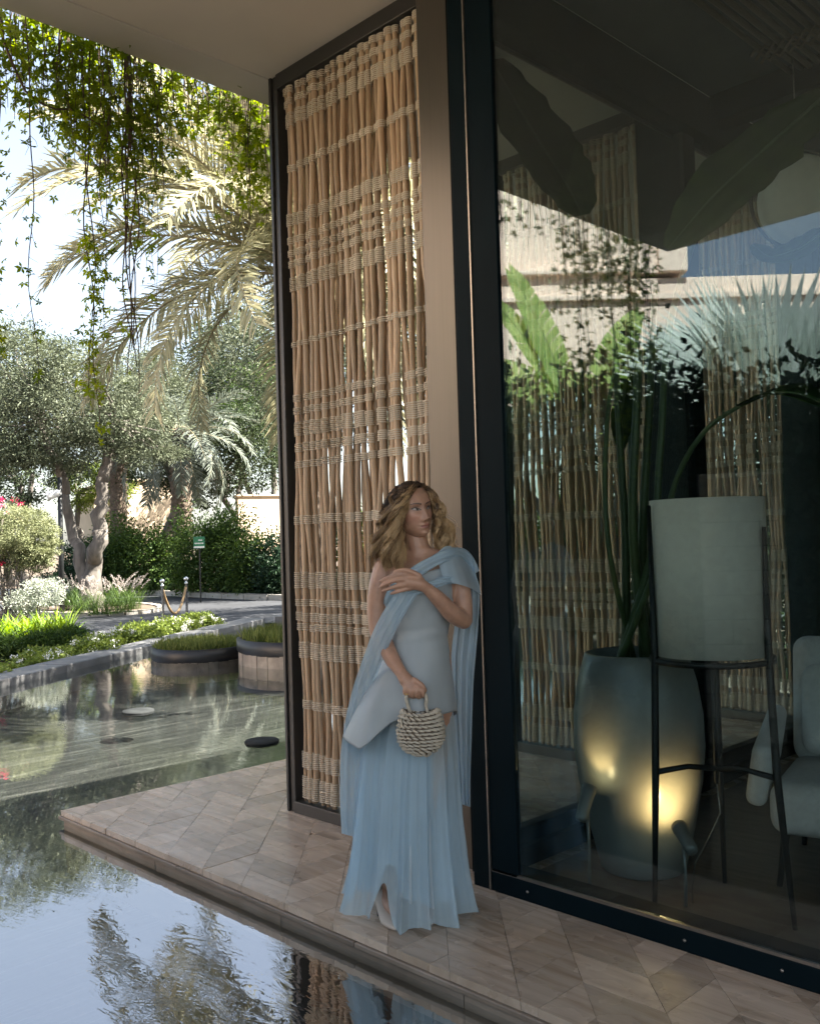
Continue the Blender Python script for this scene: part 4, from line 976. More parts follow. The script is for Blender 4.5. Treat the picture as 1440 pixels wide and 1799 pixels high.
# ---- floor lamp
LC = np.array([.83,.45]); lamp = thing('floor_lamp', 'floor lamp with tall pale drum shade in a black tripod frame', 'lamp', (LC[0], LC[1], 0))
dl = float((np.array([LC[0],LC[1],1.])-CAM)@FW)
zb = at_d(1255,1148,dl)[2]; zt_ = at_d(1255,876,dl)[2]; rs = 99*dl/F_PX
o = MB().lathe([(rs,zb),(rs*.985,zt_)], 64, cap=False).build('shade', M['shade'], lamp); sm_ = o.modifiers.new('solid', 'SOLIDIFY'); sm_.thickness = .006
MB().lathe([(rs*.97,zb+.03),(rs*.97,zb+.036),(.02,zb+.036),(.02,zb+.03)], 40, cap=False).build('diffuser', M['shade'], lamp)
a0 = math.atan2(-RT[1], -RT[0])      # image left
for k, (ang, zt2, sp_) in enumerate(((a0+.12, zt_-.02, 1.04), (a0+.12+2.2, zt_-.12, 1.12), (a0+.12-2.05, zt_-.1, 1.10))):
    c, s = math.cos(ang), math.sin(ang); rr = rs+.012
    MB().tube([(c*rr*sp_*1.12, s*rr*sp_*1.12, 0), (c*rr*1.06, s*rr*1.06, zb*.55), (c*rr, s*rr, zb), (c*(rr+.002), s*(rr+.002), zt2)], [.010,.017,.016,.009], 6).build('leg', M['black_iron'], lamp)
    MB().tube([(0,0,.56),(c*rr*.5, s*rr*.5,.575),(c*rr*1.06, s*rr*1.06,.56)], [.012,.011,.013], 6).build('stretcher', M['black_iron'], lamp)
MB().lathe([(rs+.006,zb-.03),(rs+.018,zb-.03),(rs+.018,zb-.008),(rs+.006,zb-.008),(rs+.006,zb-.03)], 56, cap=False).build('ring', M['black_iron'], lamp)
MB().tube([(0,0,.5),(0,0,zb+.03)], .009, 8).build('rod', M['black_iron'], lamp)
MB().tube([(0,0,.5),(.005,.01,.38),(-.03,-.03,.28),(-.08,-.05,.18),(-.1,-.05,.08),(-.1,-.05,.01)], .0035, 6).build('cord', M['alu'], lamp)
# ---- spotlights on spikes
def spot(label, pos, aim, hgt, power, cone):
    root = thing('spike_spotlight', label, 'spotlight', (pos[0], pos[1], 0), 0, 'spotlights at the pot')
    hd = np.array([pos[0], pos[1], hgt]); d = unit(np.array(aim)-hd); q = Vector(d).to_track_quat('Z', 'Y').to_euler()
    h = MB().lathe([(.0,-.1),(.022,-.1),(.026,-.085),(.028,.0),(.032,.03),(.032,.052),(.028,.052),(.027,.042),(.0,.042)], 20, cap=False).build('head', M['spotgrey'], root, loc=(0,0,hgt), rot=q)
    MB().lathe([(.0,.044),(.0265,.044)], 18, cap=False).build('lens', M['lampface'], h)
    MB().tube([(0,0,0),(.004,0,hgt*.5),(0,0,hgt-.09 if d[2] > .8 else hgt-.03)], [.008,.007,.009], 8).build('spike', M['spotgrey'], root)
    L_ = bpy.data.lights.new('spot_lamp', 'SPOT'); L_.energy = power; L_.color = (1,.56,.22); L_.spot_size = cone; L_.spot_blend = .8; L_.shadow_soft_size = .02
    lo_ = bpy.data.objects.new('spot_lamp', L_); COL.objects.link(lo_); lo_.parent = h; lo_.location = (0,0,.06); lo_.rotation_euler = (math.pi,0,0)
s1 = at_z(1035,1545,0); s1 = np.array([max(s1[0], .02), s1[1], 0])
sq = at_d(1030,1402,4.02); spot('spike spotlight left of the pot, throwing a warm glow upward', (sq[0], sq[1]), tuple(at_d(1052,1320,4.13)), sq[2], .5, 1.3)
spot('spike spotlight right of the pot aiming at its side', (.71,.38), (.5,.55,at_d(1160,1400,4.0)[2]), at_d(1200,1460,3.9)[2], 1.5, 1.9)
# ---- armchair
ac = at_z(1500,1560,0); ar = thing('armchair', 'grey upholstered armchair cut by the right edge of the view', 'armchair', (ac[0]+.0, ac[1]+.22, 0), LR-.55)
def pad(name, b, bev, parent, rot=None, loc=(0,0,0)):
    o = MB().box(*b).build(name, M['fabric'], parent, loc=loc, rot=rot or (0,0,0)); m = o.modifiers.new('b', 'BEVEL'); m.width = bev; m.segments = 4
    for p_ in o.data.polygons: p_.use_smooth = True
    return o
pad('seat', (-.36,.36,-.38,.3,.22,.44), .07, ar); pad('backrest', (-.36,.36,-.07,.09,.0,.6), .07, ar, (-.18,0,0), (0,.28,.4)); pad('back_cushion', (-.3,.3,-.08,.06,.0,.42), .065, ar, (-.2,0,0), (0,.17,.46))
for s in (-1, 1):
    pad('arm', (-.045,.045,-.36,.3,-.14,.14), .04, ar, (.12,-.18*s,-.1*s), (s*.42,.0,.50))
    for y in (-.3,.26): MB().tube([(s*.3,y,.24),(s*.33,y*1.1,0)], [.02,.012], 8).build('leg', M['black_iron'], ar)
# ---- pendant lantern
pq = at_d(1402,352,5.2); pd = thing('pendant_lantern', 'white globe pendant lantern with a black hoop inside the pavilion', 'lamp', tuple(pq))
rp = .215
MB().lathe([(max(.001, rp*math.sin(t)), -rp*1.15*math.cos(t)) for t in np.linspace(.02,math.pi-.02,24)], 40, cap=False).build('globe', M['shade'], pd)
hp = MB(); hp.tube([(1.22*rp*math.sin(t)*RT[0], 1.22*rp*math.sin(t)*RT[1], 1.3*rp*math.cos(t)) for t in np.linspace(0, 2*math.pi, 48)], .01, 8, False); hp.build('hoop', M['black_iron'], pd)
MB().tube([(0,0,rp*1.1),(0,0,4.19-pq[2])], .004, 6).build('cord', M['alu'], pd)
# ---- rope barrier
sa = bx(287,1100,19.3); sb = bx(329,1095,20.3)
for i, (q, lab) in enumerate(((sa,'polished steel barrier post with ball top, the left of the pair'),(sb,'polished steel barrier post with ball top, the right of the pair'))):
    r_ = thing('barrier_post', lab, 'barrier post', tuple(q), 0, 'rope barrier posts by the drive')
    MB().lathe([(0,0),(.16,0),(.16,.012),(.1,.03),(.03,.045),(.026,.06)], 24, cap=False).build('base', M['steel'], r_)
    MB().lathe([(.026,.05),(.026,.86),(.034,.865),(.034,.9),(.02,.905),(.02,.93)], 14, cap=False).build('pole', M['steel'], r_)
    MB().lathe([(.001+.05*math.sin(t), .975-.05*math.cos(t)) for t in np.linspace(0,math.pi,10)], 14, cap=False).build('ball', M['steel'], r_)
ro = thing('barrier_rope', 'tan rope hanging in a loop between the two steel posts', 'rope', tuple((sa+sb)/2))
mb = MB(); mid = (sa+sb)/2
mb.tube([tuple(sa*(1-t)+sb*t-mid+np.array([0,0,.84-.56*(1-(2*t-1)**2)])) for t in np.linspace(.02,.98,16)], .026, 8); mb.build('rope', M['rope'], ro)
# ---- lamp post with floodlight
lp_ = at_d(110,1090,24.0); lp_[2] = GND; lm = thing('lamp_post', 'slim black lamp post with a white floodlight near its top', 'lamp post', tuple(lp_))
hl = hz(108,838,24.0)
MB().tube([(0,0,0),(0,0,hl*.5),(0,0,hl)], [.07,.062,.055], 10).build('pole', M['black_iron'], lm)
M['white_paint'] = simple('white_painted_metal', (.7,.7,.68), .4)
zf = hz(110,868,24.0)
lf = -RT[:2]
o = MB().lathe([(0,-.16),(.07,-.16),(.10,-.1),(.105,.1),(.13,.16),(.12,.17),(0,.12)], 18, cap=False).build('floodlight', M['white_paint'], lm, loc=(lf[0]*.12-FW[0]*.1, lf[1]*.12-FW[1]*.1, zf), rot=Vector((lf[0]-FW[0]*.3, lf[1]-FW[1]*.3, -.35)).to_track_quat('Z','Y').to_euler())
MB().tube([(0,0,zf),(lf[0]*.1, lf[1]*.1, zf)], .03, 8).build('bracket', M['black_iron'], lm)
# ---- green sign
sg = bx(352,1015,28.0); si = thing('garden_sign', 'small green sign with white lettering on a post in the hedge', 'sign', tuple(sg), LR)
M['sign_green'] = simple('green_sign_paint', (.01,.17,.075), .45, 0, .05); M['sign_white'] = simple('white_sign_paint', (.75,.78,.74), .5, 0, .03)
z0, z1 = hz(352,962,28.), hz(352,944,28.)
MB().box(-.02,.02,-.02,.02,0,z1).build('post', M['black_iron'], si)
MB().box(-.165,.165,-.045,-.022,z0-.02,z1+.02, .004).build('panel', M['sign_green'], si)
mb = MB()
for r_, (zz_, x0, x1) in enumerate(((.72,-.02,.1),(.42,-.13,.13))):
    x = x0
    while x < x1: w = random.uniform(.018,.04); mb.box(x, min(x+w, x1), -.049, -.0455, z0+(z1-z0)*zz_-.018, z0+(z1-z0)*zz_+.018); x += w+.01
mb.build('lettering', M['sign_white'], si)
MB().box(-.155,.155,-.049,-.0455,z0-.012,z0+.042).build('white_band', M['sign_white'], si)
# ================================================================== the woman
PB = np.array([-.09,-.42,0.]); D0 = float((PB-CAM)@FW)
EX = np.array([RT[0],RT[1],0]); EX /= np.linalg.norm(EX); EY = np.array([FW[0],FW[1],0]); EY /= np.linalg.norm(EY); EZ = np.array([0,0,1.])
def Wp(px, py, dy=0.): return at_d(px, py, D0+dy)-PB
woman = thing('person', 'woman in a pale blue draped gown leaning beside the cane screen, looking right', 'person', tuple(PB))
t = NT('skin'); at = t.n('Attribute', attribute_name='col'); nz = t.noise(t.coord(), 60, 3)
nv_ = t.noise(t.coord(), 22, 5, .65); mv = t.n('MixRGB', blend_type='MULTIPLY'); mv.inputs[0].default_value = 1; t.l(at.outputs['Color'], mv.inputs[1]); t.l(t.ramp(nv_, [(.3, (.84,.80,.78)), (.7, (1.1,1.08,1.06))]), mv.inputs[2])
p = t.pbsdf(mv.outputs[0], .38, 0, .5); p.inputs['Subsurface Weight'].default_value = .12; p.inputs['Subsurface Radius'].default_value = (.02,.008,.004); p.inputs['Subsurface Scale'].default_value = .3
t.l(t.bump(nz, .04, .001), p.inputs['Normal']); M['skin'] = t.done(p.outputs[0])
def cloth(name, col, rough, transp=0., transl=.25, sheen=.3, tcol=None, nscale=350):
    t = NT(name); nz = t.noise(t.coord((1,1,.25)), 14, 4); c = np.array(col)
    cr = t.ramp(nz, [(.3, tuple(c*.93)), (.7, tuple(np.minimum(1, c*1.06)))])
    p = t.pbsdf(cr, rough, 0, .35); p.inputs['Sheen Weight'].default_value = sheen
    t.l(t.bump(t.noise(t.coord(), nscale, 2), .05, .001), p.inputs['Normal'])
    tl = t.n('BsdfTranslucent'); t.l(cr, tl.inputs[0]); mx = t.n('MixShader'); mx.inputs[0].default_value = transl; t.l(p.outputs[0], mx.inputs[1]); t.l(tl.outputs[0], mx.inputs[2])
    if transp:
        tr = t.n('BsdfTransparent'); tr.inputs[0].default_value = c4(*(tcol or (.8,.9,1.))); m2 = t.n('MixShader'); m2.inputs[0].default_value = transp; t.l(mx.outputs[0], m2.inputs[1]); t.l(tr.outputs[0], m2.inputs[2]); return t.done(m2.outputs[0])
    return t.done(mx.outputs[0])
M['satin'] = cloth('grey_blue_crepe', (.38,.425,.445), .42, 0, .05, .2); M['lining'] = cloth('pale_lining', (.50,.57,.60), .6, 0, .15)
M['chiffon'] = cloth('pale_blue_chiffon', (.66,.82,.89), .55, .45, .35); M['chiffon2'] = cloth('blue_chiffon_shawl', (.55,.70,.79), .55, .22, .4)
SK = np.array([.50,.30,.21])
# ---- body: overlapping tapered limbs and torso fused into one surface
mb = MB()
def sph(c, r):
    c = np.array(c); r = np.broadcast_to(r, 3)
    mb.lathe([(max(1e-4, math.sin(a)), -math.cos(a)) for a in np.linspace(0, math.pi, 11)], 14, cap=False)
    for i in range(len(mb.v)-11*14, len(mb.v)): v = np.array(mb.v[i]); mb.v[i] = tuple(c+(EX*v[0]*r[0]+EY*v[1]*r[1]+EZ*v[2]*r[2]))
def limb2(pts, rad, n=14):
    q = [Wp(*p_) for p_ in pts]; P_ = []; R_ = []
    for i in range(len(q)-1):
        p0 = q[max(i-1,0)]; p1 = q[i]; p2 = q[i+1]; p3 = q[min(i+2,len(q)-1)]
        for k in range(5):
            t = k/5; P_.append(.5*((2*p1)+(-p0+p2)*t+(2*p0-5*p1+4*p2-p3)*t*t+(-p0+3*p1-3*p2+p3)*t**3)); R_.append(rad[i]*(1-t)+rad[i+1]*t)
    P_.append(q[-1]); R_.append(rad[-1])
    mb.tube([tuple(p_) for p_ in P_], R_, n); sph(P_[0], R_[0]); sph(P_[-1], R_[-1]*.98)
def loft(rings, n=28):
    G = []
    for (cx, py, hw, hd, dy) in rings:
        c = Wp(cx, py, dy); G.append([tuple(c+EX*hw*math.cos(a)+EY*hd*math.sin(a)) for a in np.linspace(0, 2*math.pi, n, endpoint=False)])
    mb.grid(G, True); b = len(mb.v)
    mb.f.append(tuple(range(b-n, b))); mb.sm.append(True); mb.f.append(tuple(range(b-n*len(G), b-n*(len(G)-1)))[::-1]); mb.sm.append(True)
# torso
loft([(736,962,.05,.052,.03),(737,972,.062,.055,.03),(738,980,.105,.06,.03),(739,988,.135,.068,.025),(741,1002,.152,.08,.02),(742,1025,.145,.095,.01),(742,1050,.135,.1,.005),(740,1085,.118,.085,.01),(738,1115,.105,.08,.01),(734,1160,.135,.095,.01),(730,1220,.158,.108,.01),(728,1270,.155,.105,.01)])
limb2([(722,925,.035),(730,950,.03),(736,975,.03)], [.048,.047,.055])
limb2([(690,990,.03),(740,978,.02),(796,988,.03)], [.04,.045,.036])
# her right arm (image left), hanging, forearm forward to the bag
limb2([(678,996,.02),(667,1030,.0),(662,1070,-.005),(664,1112,-.02)], [.049,.045,.040,.036])
limb2([(664,1110,-.02),(675,1132,-.06),(690,1160,-.11),(706,1184,-.15)], [.036,.037,.031,.022])
limb2([(704,1181,-.148),(712,1193,-.158),(722,1205,-.165)], [.022,.028,.030])
for (kx, ky), (mx_, my), (tx, ty), dz in (((712,1206),(711,1217),(718,1223),0),((721,1210),(721,1221),(727,1225),-.004),((731,1211),(732,1222),(736,1226),-.006),((741,1210),(743,1220),(744,1224),-.002)):
    limb2([(kx-2,ky-8,-.165+dz),(kx,ky,-.185+dz),(mx_,my,-.182+dz),(tx,ty,-.155+dz)], [.0105,.0098,.0088,.0075], 10)
limb2([(728,1195,-.18),(741,1204,-.19),(747,1213,-.178)], [.012,.0105,.008], 10)
# her left arm (image right), folded across the chest
limb2([(798,998,.02),(807,1025,.01),(813,1060,-.01),(814,1090,-.03)], [.041,.041,.039,.036])
limb2([(814,1089,-.03),(795,1078,-.085),(770,1052,-.135),(748,1032,-.165)], [.037,.038,.031,.022])
limb2([(750,1033,-.165),(735,1026,-.178),(718,1022,-.182)], [.021,.027,.026])
sph(Wp(733,1024,-.178), (.034,.016,.030)); sph(Wp(720,1023,-.182), (.022,.014,.034))
for pts in (((722,1011,-.187),(706,1009,-.198),(688,1012,-.196),(668,1021,-.186)), ((721,1018,-.188),(703,1018,-.2),(686,1022,-.198),(668,1031,-.188)), ((721,1026,-.187),(705,1028,-.197),(690,1032,-.195),(673,1038,-.186)), ((723,1033,-.183),(710,1036,-.19),(699,1039,-.19),(687,1043,-.184))):
    limb2(pts, [.0105,.0092,.0085,.0068], 10)
limb2([(736,1012,-.185),(721,1004,-.195),(706,1001,-.2),(693,1005,-.198)], [.0125,.011,.0095,.0075], 10)
# legs and feet
limb2([(708,1265,.01),(706,1340,-.01),(702,1420,-.01),(692,1500,.02),(680,1560,.0)], [.082,.072,.055,.050,.034])
limb2([(758,1265,.01),(756,1340,0),(752,1420,-.02),(748,1500,0),(744,1560,.03)], [.082,.072,.055,.050,.034])
limb2([(674,1566,-.01),(680,1582,-.06),(690,1600,-.13)], [.030,.027,.02]); limb2([(744,1566,.03),(748,1582,-.02),(756,1600,-.10)], [.032,.03,.022])
tmp = bpy.data.objects.new('tmp', mb.mesh('tmp', None)); COL.objects.link(tmp)
rm = tmp.modifiers.new('r', 'REMESH'); rm.mode = 'VOXEL'; rm.voxel_size = .0042
sm_ = tmp.modifiers.new('s', 'SMOOTH'); sm_.iterations = 5; sm_.factor = .5
dg = bpy.context.evaluated_depsgraph_get(); ev = tmp.evaluated_get(dg); me_b = ev.to_mesh()
nv = len(me_b.vertices); VB = np.empty(nv*3, np.float32); me_b.vertices.foreach_get('co', VB); VB = VB.reshape(-1,3)
FB = [tuple(p_.vertices) for p_ in me_b.polygons]; ev.to_mesh_clear(); bpy.data.objects.remove(tmp)
CB = np.tile(SK, (nv,1))
# ---- head with a face
yaw = math.radians(36)
HF = -EY*math.cos(yaw)+EX*math.sin(yaw); HX = EX*math.cos(yaw)+EY*math.sin(yaw)
ex_, ro_ = math.radians(2), math.radians(-6)
HF2 = HF*math.cos(ex_)+EZ*math.sin(ex_); HU = np.cross(HX, HF2); HU = HU if HU[2] > 0 else -HU
HX2 = HX*math.cos(ro_)-HU*math.sin(ro_); HU = HU*math.cos(ro_)+HX*math.sin(ro_); HX = HX2; HF = HF2
HC = Wp(744,893,-.055)-HF*.082
def H2W(x, y, z): return HC+np.multiply.outer(x, HX)+np.multiply.outer(y, HF)+np.multiply.outer(z, HU)
zk = [-.114,-.110,-.10,-.085,-.07,-.05,-.03,0,.03,.06,.085,.10,.109,.112]
rxk = [.004,.018,.031,.043,.052,.060,.066,.070,.071,.066,.052,.036,.018,.003]
yfk = [.048,.064,.078,.083,.084,.085,.085,.084,.085,.076,.058,.040,.02,.003]
ybk = [.0,.0,.0,.008,.025,.06,.08,.094,.095,.086,.068,.048,.024,.003]
NA, NZ = 200, 190
zz = np.interp(np.linspace(0,1,NZ), [0,.06,.9,1], [-.114,-.108,.095,.112]); aa = np.linspace(-math.pi, math.pi, NA, endpoint=False)
A, Z = np.meshgrid(aa, zz); sA, cA = np.sin(A), np.cos(A)
def sm(zv, k): return np.interp(zv, zk, k)
rx, yf, yb = sm(Z, rxk), sm(Z, yfk), sm(Z, ybk)
for _ in range(6):
    for a_ in (rx, yf, yb): a_[1:-1] = (a_[:-2]+2*a_[1:-1]+a_[2:])/4
e_ = 2/2.35
X = rx*np.sign(sA)*np.abs(sA)**e_; Y = np.where(cA > 0, yf, yb)*np.sign(cA)*np.abs(cA)**e_
front = np.clip(cA*1.6, 0, 1)
g = lambda x0, z0, sx, sz: np.exp(-((X-x0)/sx)**2/2-((Z-z0)/sz)**2/2)
dY = np.zeros_like(X)
nose = np.clip((.014-Z)/.056, 0, 1)*(Z > -.05)+0
ridge = np.interp(Z, [-.058,-.051,-.046,-.04,-.03,-.012,.006,.018,.028], [0,.004,.015,.0205,.018,.011,.0055,.003,0])
dY += ridge*np.exp(-(X/np.interp(Z, [-.05,-.04,-.02,.01], [.0095,.0092,.0072,.0075]))**2/2)
for s in (-1, 1):
    dY += .0065*g(s*.0125,-.0455,.0055,.006)-.0095*g(s*.030,.001,.015,.0095)+.0058*g(s*.031,-.001,.0105,.006)+.003*g(s*.03,.0205,.02,.006)+.004*g(s*.045,-.028,.016,.014)-.002*g(s*.03,-.062,.012,.015)
dY += .0055*g(0,-.0655,.0155,.0042)+.0065*g(0,-.0765,.0130,.0050)-.0035*g(0,-.0708,.019,.0018)-.0025*g(0,-.0585,.004,.005)-.003*g(0,-.087,.014,.005)+.006*g(0,-.101,.015,.009)
Y = Y+dY*front
col = np.tile(SK, X.shape+(1,))
def paint(mask, c): global col; m = np.clip(mask, 0, 1)[...,None]*(cA > 0)[...,None]; col = col*(1-m)+np.array(c)*m
for s in (-1, 1): paint(.45*g(s*.045,-.035,.016,.014), (.46,.20,.15)); paint(.65*g(s*.030,.006,.018,.008), (.15,.08,.06)); 
lipw = np.clip(1-np.abs(X)/.0235, 0, 1); lip = (np.abs(Z+.0708-.0012*np.cos(X*220)) < .0105*lipw**.55).astype(float); paint(lip*.8, (.33,.135,.11)); paint((np.abs(Z+.0708) < .0013*lipw**.3)*.75, (.12,.04,.035))
for s in (-1, 1):
    xe = (X-s*.0315); ze = Z-(-.0005)-s*0-.0035*np.clip(xe*s/.015, -1, 1)
    u = np.clip(1-(xe/.0165)**2, 0, 1)
    up = .0068*u; lo = -.0045*u
    eye = ((ze < up) & (ze > lo) & (np.abs(xe) < .0155)).astype(float)
    paint(eye, (.42,.38,.35)); paint(eye*(((xe-.0035)**2+(ze-.0008)**2) < .0058**2), (.035,.02,.014))
    paint(((np.abs(ze-up) < .0024) & (np.abs(xe) < .0175))*.95, (.015,.01,.009)); paint(((np.abs(ze-lo) < .001) & (np.abs(xe) < .014))*.5, (.06,.035,.03))
    bz = .0185+.0045*np.sin(np.clip((xe*s+.018)/.04, 0, 1)*math.pi*.8)-Z; paint(((np.abs(bz) < .0030*np.clip(1.25-(xe*s+.02)/.05, .25, 1)) & (np.abs(xe-s*.001) < .022))*.9, (.05,.03,.022))
for s in (-1, 1): paint(g(s*.0065,-.0505,.0025,.0013)*.55, (.14,.065,.05))
VH = H2W(X.ravel(), Y.ravel(), Z.ravel()); idx = np.arange(NA*NZ).reshape(NZ,NA)
FH = np.stack([idx[:-1], np.roll(idx,-1,1)[:-1], np.roll(idx,-1,1)[1:], idx[1:]], -1).reshape(-1,4)
# ear on the visible side is under the hair
me = bpy.data.meshes.new('body'); off = nv
me.from_pydata([tuple(v) for v in np.concatenate([VB, VH])], [], FB+[tuple(int(i)+off for i in f) for f in FH])
ca = me.attributes.new('col', 'FLOAT_COLOR', 'POINT'); cc = np.concatenate([CB, col.reshape(-1,3)]); ca.data.foreach_set('color', np.concatenate([cc, np.ones((len(cc),1))], 1).astype(np.float32).ravel())
me.polygons.foreach_set('use_smooth', [True]*len(me.polygons)); me.materials.append(M['skin']); link('body', me, woman)
# ---- hair
t = NT('hair_strand'); at = t.n('Attribute', attribute_name='tint')
hc = t.ramp(at.outputs['Fac'], [(0,(.022,.012,.007)), (.32,(.10,.055,.026)), (.62,(.34,.205,.095)), (1,(.62,.43,.23))])
p = t.pbsdf(hc, .38, 0, .6); M['hair'] = t.done(p.outputs[0])
Rh = np.random.default_rng(5); Vh = []; Fh = []; Th = []
cap_ = (Z > .082) | ((cA < .62) & (Z > .05)) | ((cA < -.05) & (Z > -.085)) | ((cA < .22) & (Z > -.03))
def bez(P0, P1, P2, P3, n): t = np.linspace(0,1,n)[:,None]; return P0*(1-t)**3+3*P1*t*(1-t)**2+3*P2*t*t*(1-t)+P3*t**3
NS, NP = 64, 34
clumps = 116
for c in range(clumps):
    left = c < 64 or c >= 96                                         # image-left side carries more visible hair
    # root around the parting and over the side/back of the scalp
    fr = Rh.uniform(-.9,1.0)
    ry0 = .062*fr if fr > 0 else .085*fr; rx0 = .012-(Rh.uniform(.0,.078) if left else -Rh.uniform(.0,.05)); 
    rz0 = .112*math.sqrt(max(.05, 1-(rx0/.082)**2-(ry0/.1)**2))
    if c >= 96: rx0, ry0, rz0 = Rh.uniform(-.068,-.01), Rh.uniform(-.088,-.055), Rh.uniform(-.01,.075); fr = -.6
    ex1, ey1 = Rh.uniform(-1,1), Rh.uniform(0,1); tb = Rh.normal(-.03,.27)-(.22 if fr < -.15 else 0); ln = Rh.uniform(0,1)  # locks at the back get a darker tint, shade painted into the hair
    ph = 1.6*ex1+.8*fr+Rh.normal()*.45+(0 if left else 2); fq = Rh.uniform(3.0,3.5); amp = Rh.uniform(.011,.016)*(1 if left else .85)
    for s in range(NS):
        r = np.array([rx0+Rh.normal()*.006, ry0+Rh.normal()*.006, rz0+Rh.normal()*.003]); P0 = H2W(*r)
        if left:
            dep = Rh.normal()*.004
            P1 = H2W(r[0]-.026, r[1]*1.15+.012, rz0+.008) if c < 96 else H2W(r[0]-.02, r[1]-.012, rz0-.02); 
            tgt = (686+12*ex1+Rh.normal()*1.5, 930+14*ey1)
            P2 = Wp(tgt[0]+3, 905+Rh.normal()*2, -.045+.12*(1-(fr+1)/2)+dep); P3 = Wp(674+19*ex1+Rh.normal()*1.8, 948+46*ey1+4*Rh.normal(), -.075+.13*(1-(fr+1)/2)+dep)
            if fr > .45: P2 = Wp(690+6*ex1+Rh.normal()*3, 898, -.07+dep); P3 = Wp(692+12*ex1+Rh.normal()*1.8, 968+34*ey1+Rh.normal()*4, -.085+dep)
        else:
            P1 = H2W(r[0]+.032, r[1]*1.05, rz0+.005)
            P2 = Wp(781+5*ex1+Rh.normal()*2, 900+10*ey1, -.01+.10*(1-(fr+1)/2)); P3 = Wp(785+13*ex1+Rh.normal()*1.8, 945+42*ey1+Rh.normal()*4, -.035+.10*(1-(fr+1)/2))
        B_ = bez(P0, P1, P2, P3, NP); tt = np.linspace(0,1,NP); w = amp*np.clip(tt*1.7-.2, 0, 1)**.8*(1+.35*tt)
        cph = ph+Rh.normal()*(.16 if s > 3 else .9)
        B_ = B_+np.outer(w*np.sin(tt*fq*6.28+cph), EX)+np.outer(w*.9*np.cos(tt*fq*6.28+cph), EY)+np.outer(w*.25*np.sin(tt*fq*6.28+cph+1), EZ)
        if s <= 3: B_ = B_+np.outer(tt**1.5*Rh.normal()*.018, EX)+np.outer(tt**1.5*Rh.normal()*.012, EZ)
        # keep clear of the skull
        loc = B_-HC; lx, ly, lz = loc@HX, loc@HF, loc@HU
        kk = np.sqrt((lx/.079)**2+(ly/.097)**2+(lz/.118)**2); fix = (kk < 1.0) & (lz > -.07)
        B_[fix] = (HC+loc[fix]/kk[fix][:,None]*1.0)
        rad = (.00125 if s > 3 else .0008)*(1-.55*tt); T_ = np.gradient(B_, axis=0); T_ = unit(T_); N1 = unit(np.cross(T_, np.array([.3,.2,.93])+0*T_)); N2 = np.cross(T_, N1)
        b = len(Vh)
        for i in range(NP):
            for k in range(3): a_ = 2.094*k; Vh.append(B_[i]+(N1[i]*math.cos(a_)+N2[i]*math.sin(a_))*rad[i])
        tn = np.clip(.12+1.05*tt**.7*(.55+.45*ln)+tb*np.minimum(1,tt*3)+Rh.normal()*.07+(.3 if (fr > .5 and left) else 0)*tt**.4, 0, 1)
        Th += list(np.repeat(tn, 3))
        Fh += [(b+3*i+k, b+3*i+(k+1)%3, b+3*i+3+(k+1)%3, b+3*i+3+k) for i in range(NP-1) for k in range(3)]
# scalp layer under the strands, tinted near black to paint shade between locks
ks = 1.035
ii = cap_[:-1] & cap_[1:]; Vc = H2W((X*ks).ravel(), (Y*ks).ravel(), (Z*ks).ravel()); b = len(Vh)
fq_ = np.stack([idx[:-1], np.roll(idx,-1,1)[:-1], np.roll(idx,-1,1)[1:], idx[1:]], -1)[ii]
Vh += list(Vc); Th += [.03]*len(Vc); Fh += [tuple(int(i)+b for i in f) for f in fq_]
link('hair', mesh_np('hair', np.array(Vh), np.array(Fh), M['hair'], True, {'tint': np.array(Th)}), woman)
# ---- gown: fitted top with flaring pointed peplum
def ip_(y, tab): return np.interp(y, [a for a, _ in tab], [b for _, b in tab])
xl = [(975,690),(1020,684),(1060,684),(1095,689),(1118,688),(1150,676),(1200,652),(1250,624),(1300,600),(1330,592)]
xr = [(975,800),(1020,799),(1060,797),(1095,789),(1118,785),(1150,789),(1200,796),(1250,803),(1300,810),(1330,815)]
hdp = [(975,.085),(1020,.112),(1050,.122),(1090,.105),(1118,.098),(1160,.12),(1210,.15),(1260,.175),(1320,.19)]
hemx = [(590,1292),(600,1301),(628,1317),(640,1308),(655,1290),(672,1272),(692,1264),(720,1262),(750,1262),(775,1256),(806,1249),(815,1250)]
NT_, NR = 160, 70; G = []
th = np.linspace(0, 2*math.pi, NT_, endpoint=False)
for i in range(NR):
    t_ = i/(NR-1); row = []
    for a_ in th:
        c_, s_ = math.cos(a_), math.sin(a_)                   # c=1 image left, s>0 towards the camera
        xh = 702-c_*110
        yh = ip_(xh, hemx) if s_ >= 0 else ip_(xh, hemx)+(-s_)*22
        yt = 1024-(1-c_)*.5*34 if s_ > -.2 else 1015
        y = yt+(yh-yt)*t_
        l, r_, h = ip_(y, xl), ip_(y, xr), ip_(y, hdp)
        fl = max(0, (y-1150)/160)
        x = (l+r_)/2-c_*(r_-l)/2
        bust = .016*(math.exp(-((x-712)/22)**2-((y-1045)/26)**2)+math.exp(-((x-768)/22)**2-((y-1045)/26)**2)) if s_ > 0 else 0
        fold = fl*.030*math.cos((x-640)/26.)*(1 if s_ > 0 else .4)*math.exp(-((x-660)/60)**2)+fl*.012*math.cos(x/15.+1)
        wr = .0016*math.sin((x-690)/7.+(y-1060)/11.)*math.exp(-((y-1075)/22)**2)+.0013*math.sin((y-1180)/17.+(x-700)/23.)*(y > 1140)+.0026*math.sin((y-1112)/4.2+.12*(x-735)/3)*math.exp(-((y-1118)/24)**2)
        row.append(tuple(Wp(x, y, .01-s_*h-bust-fold-wr)))
    G.append(row)
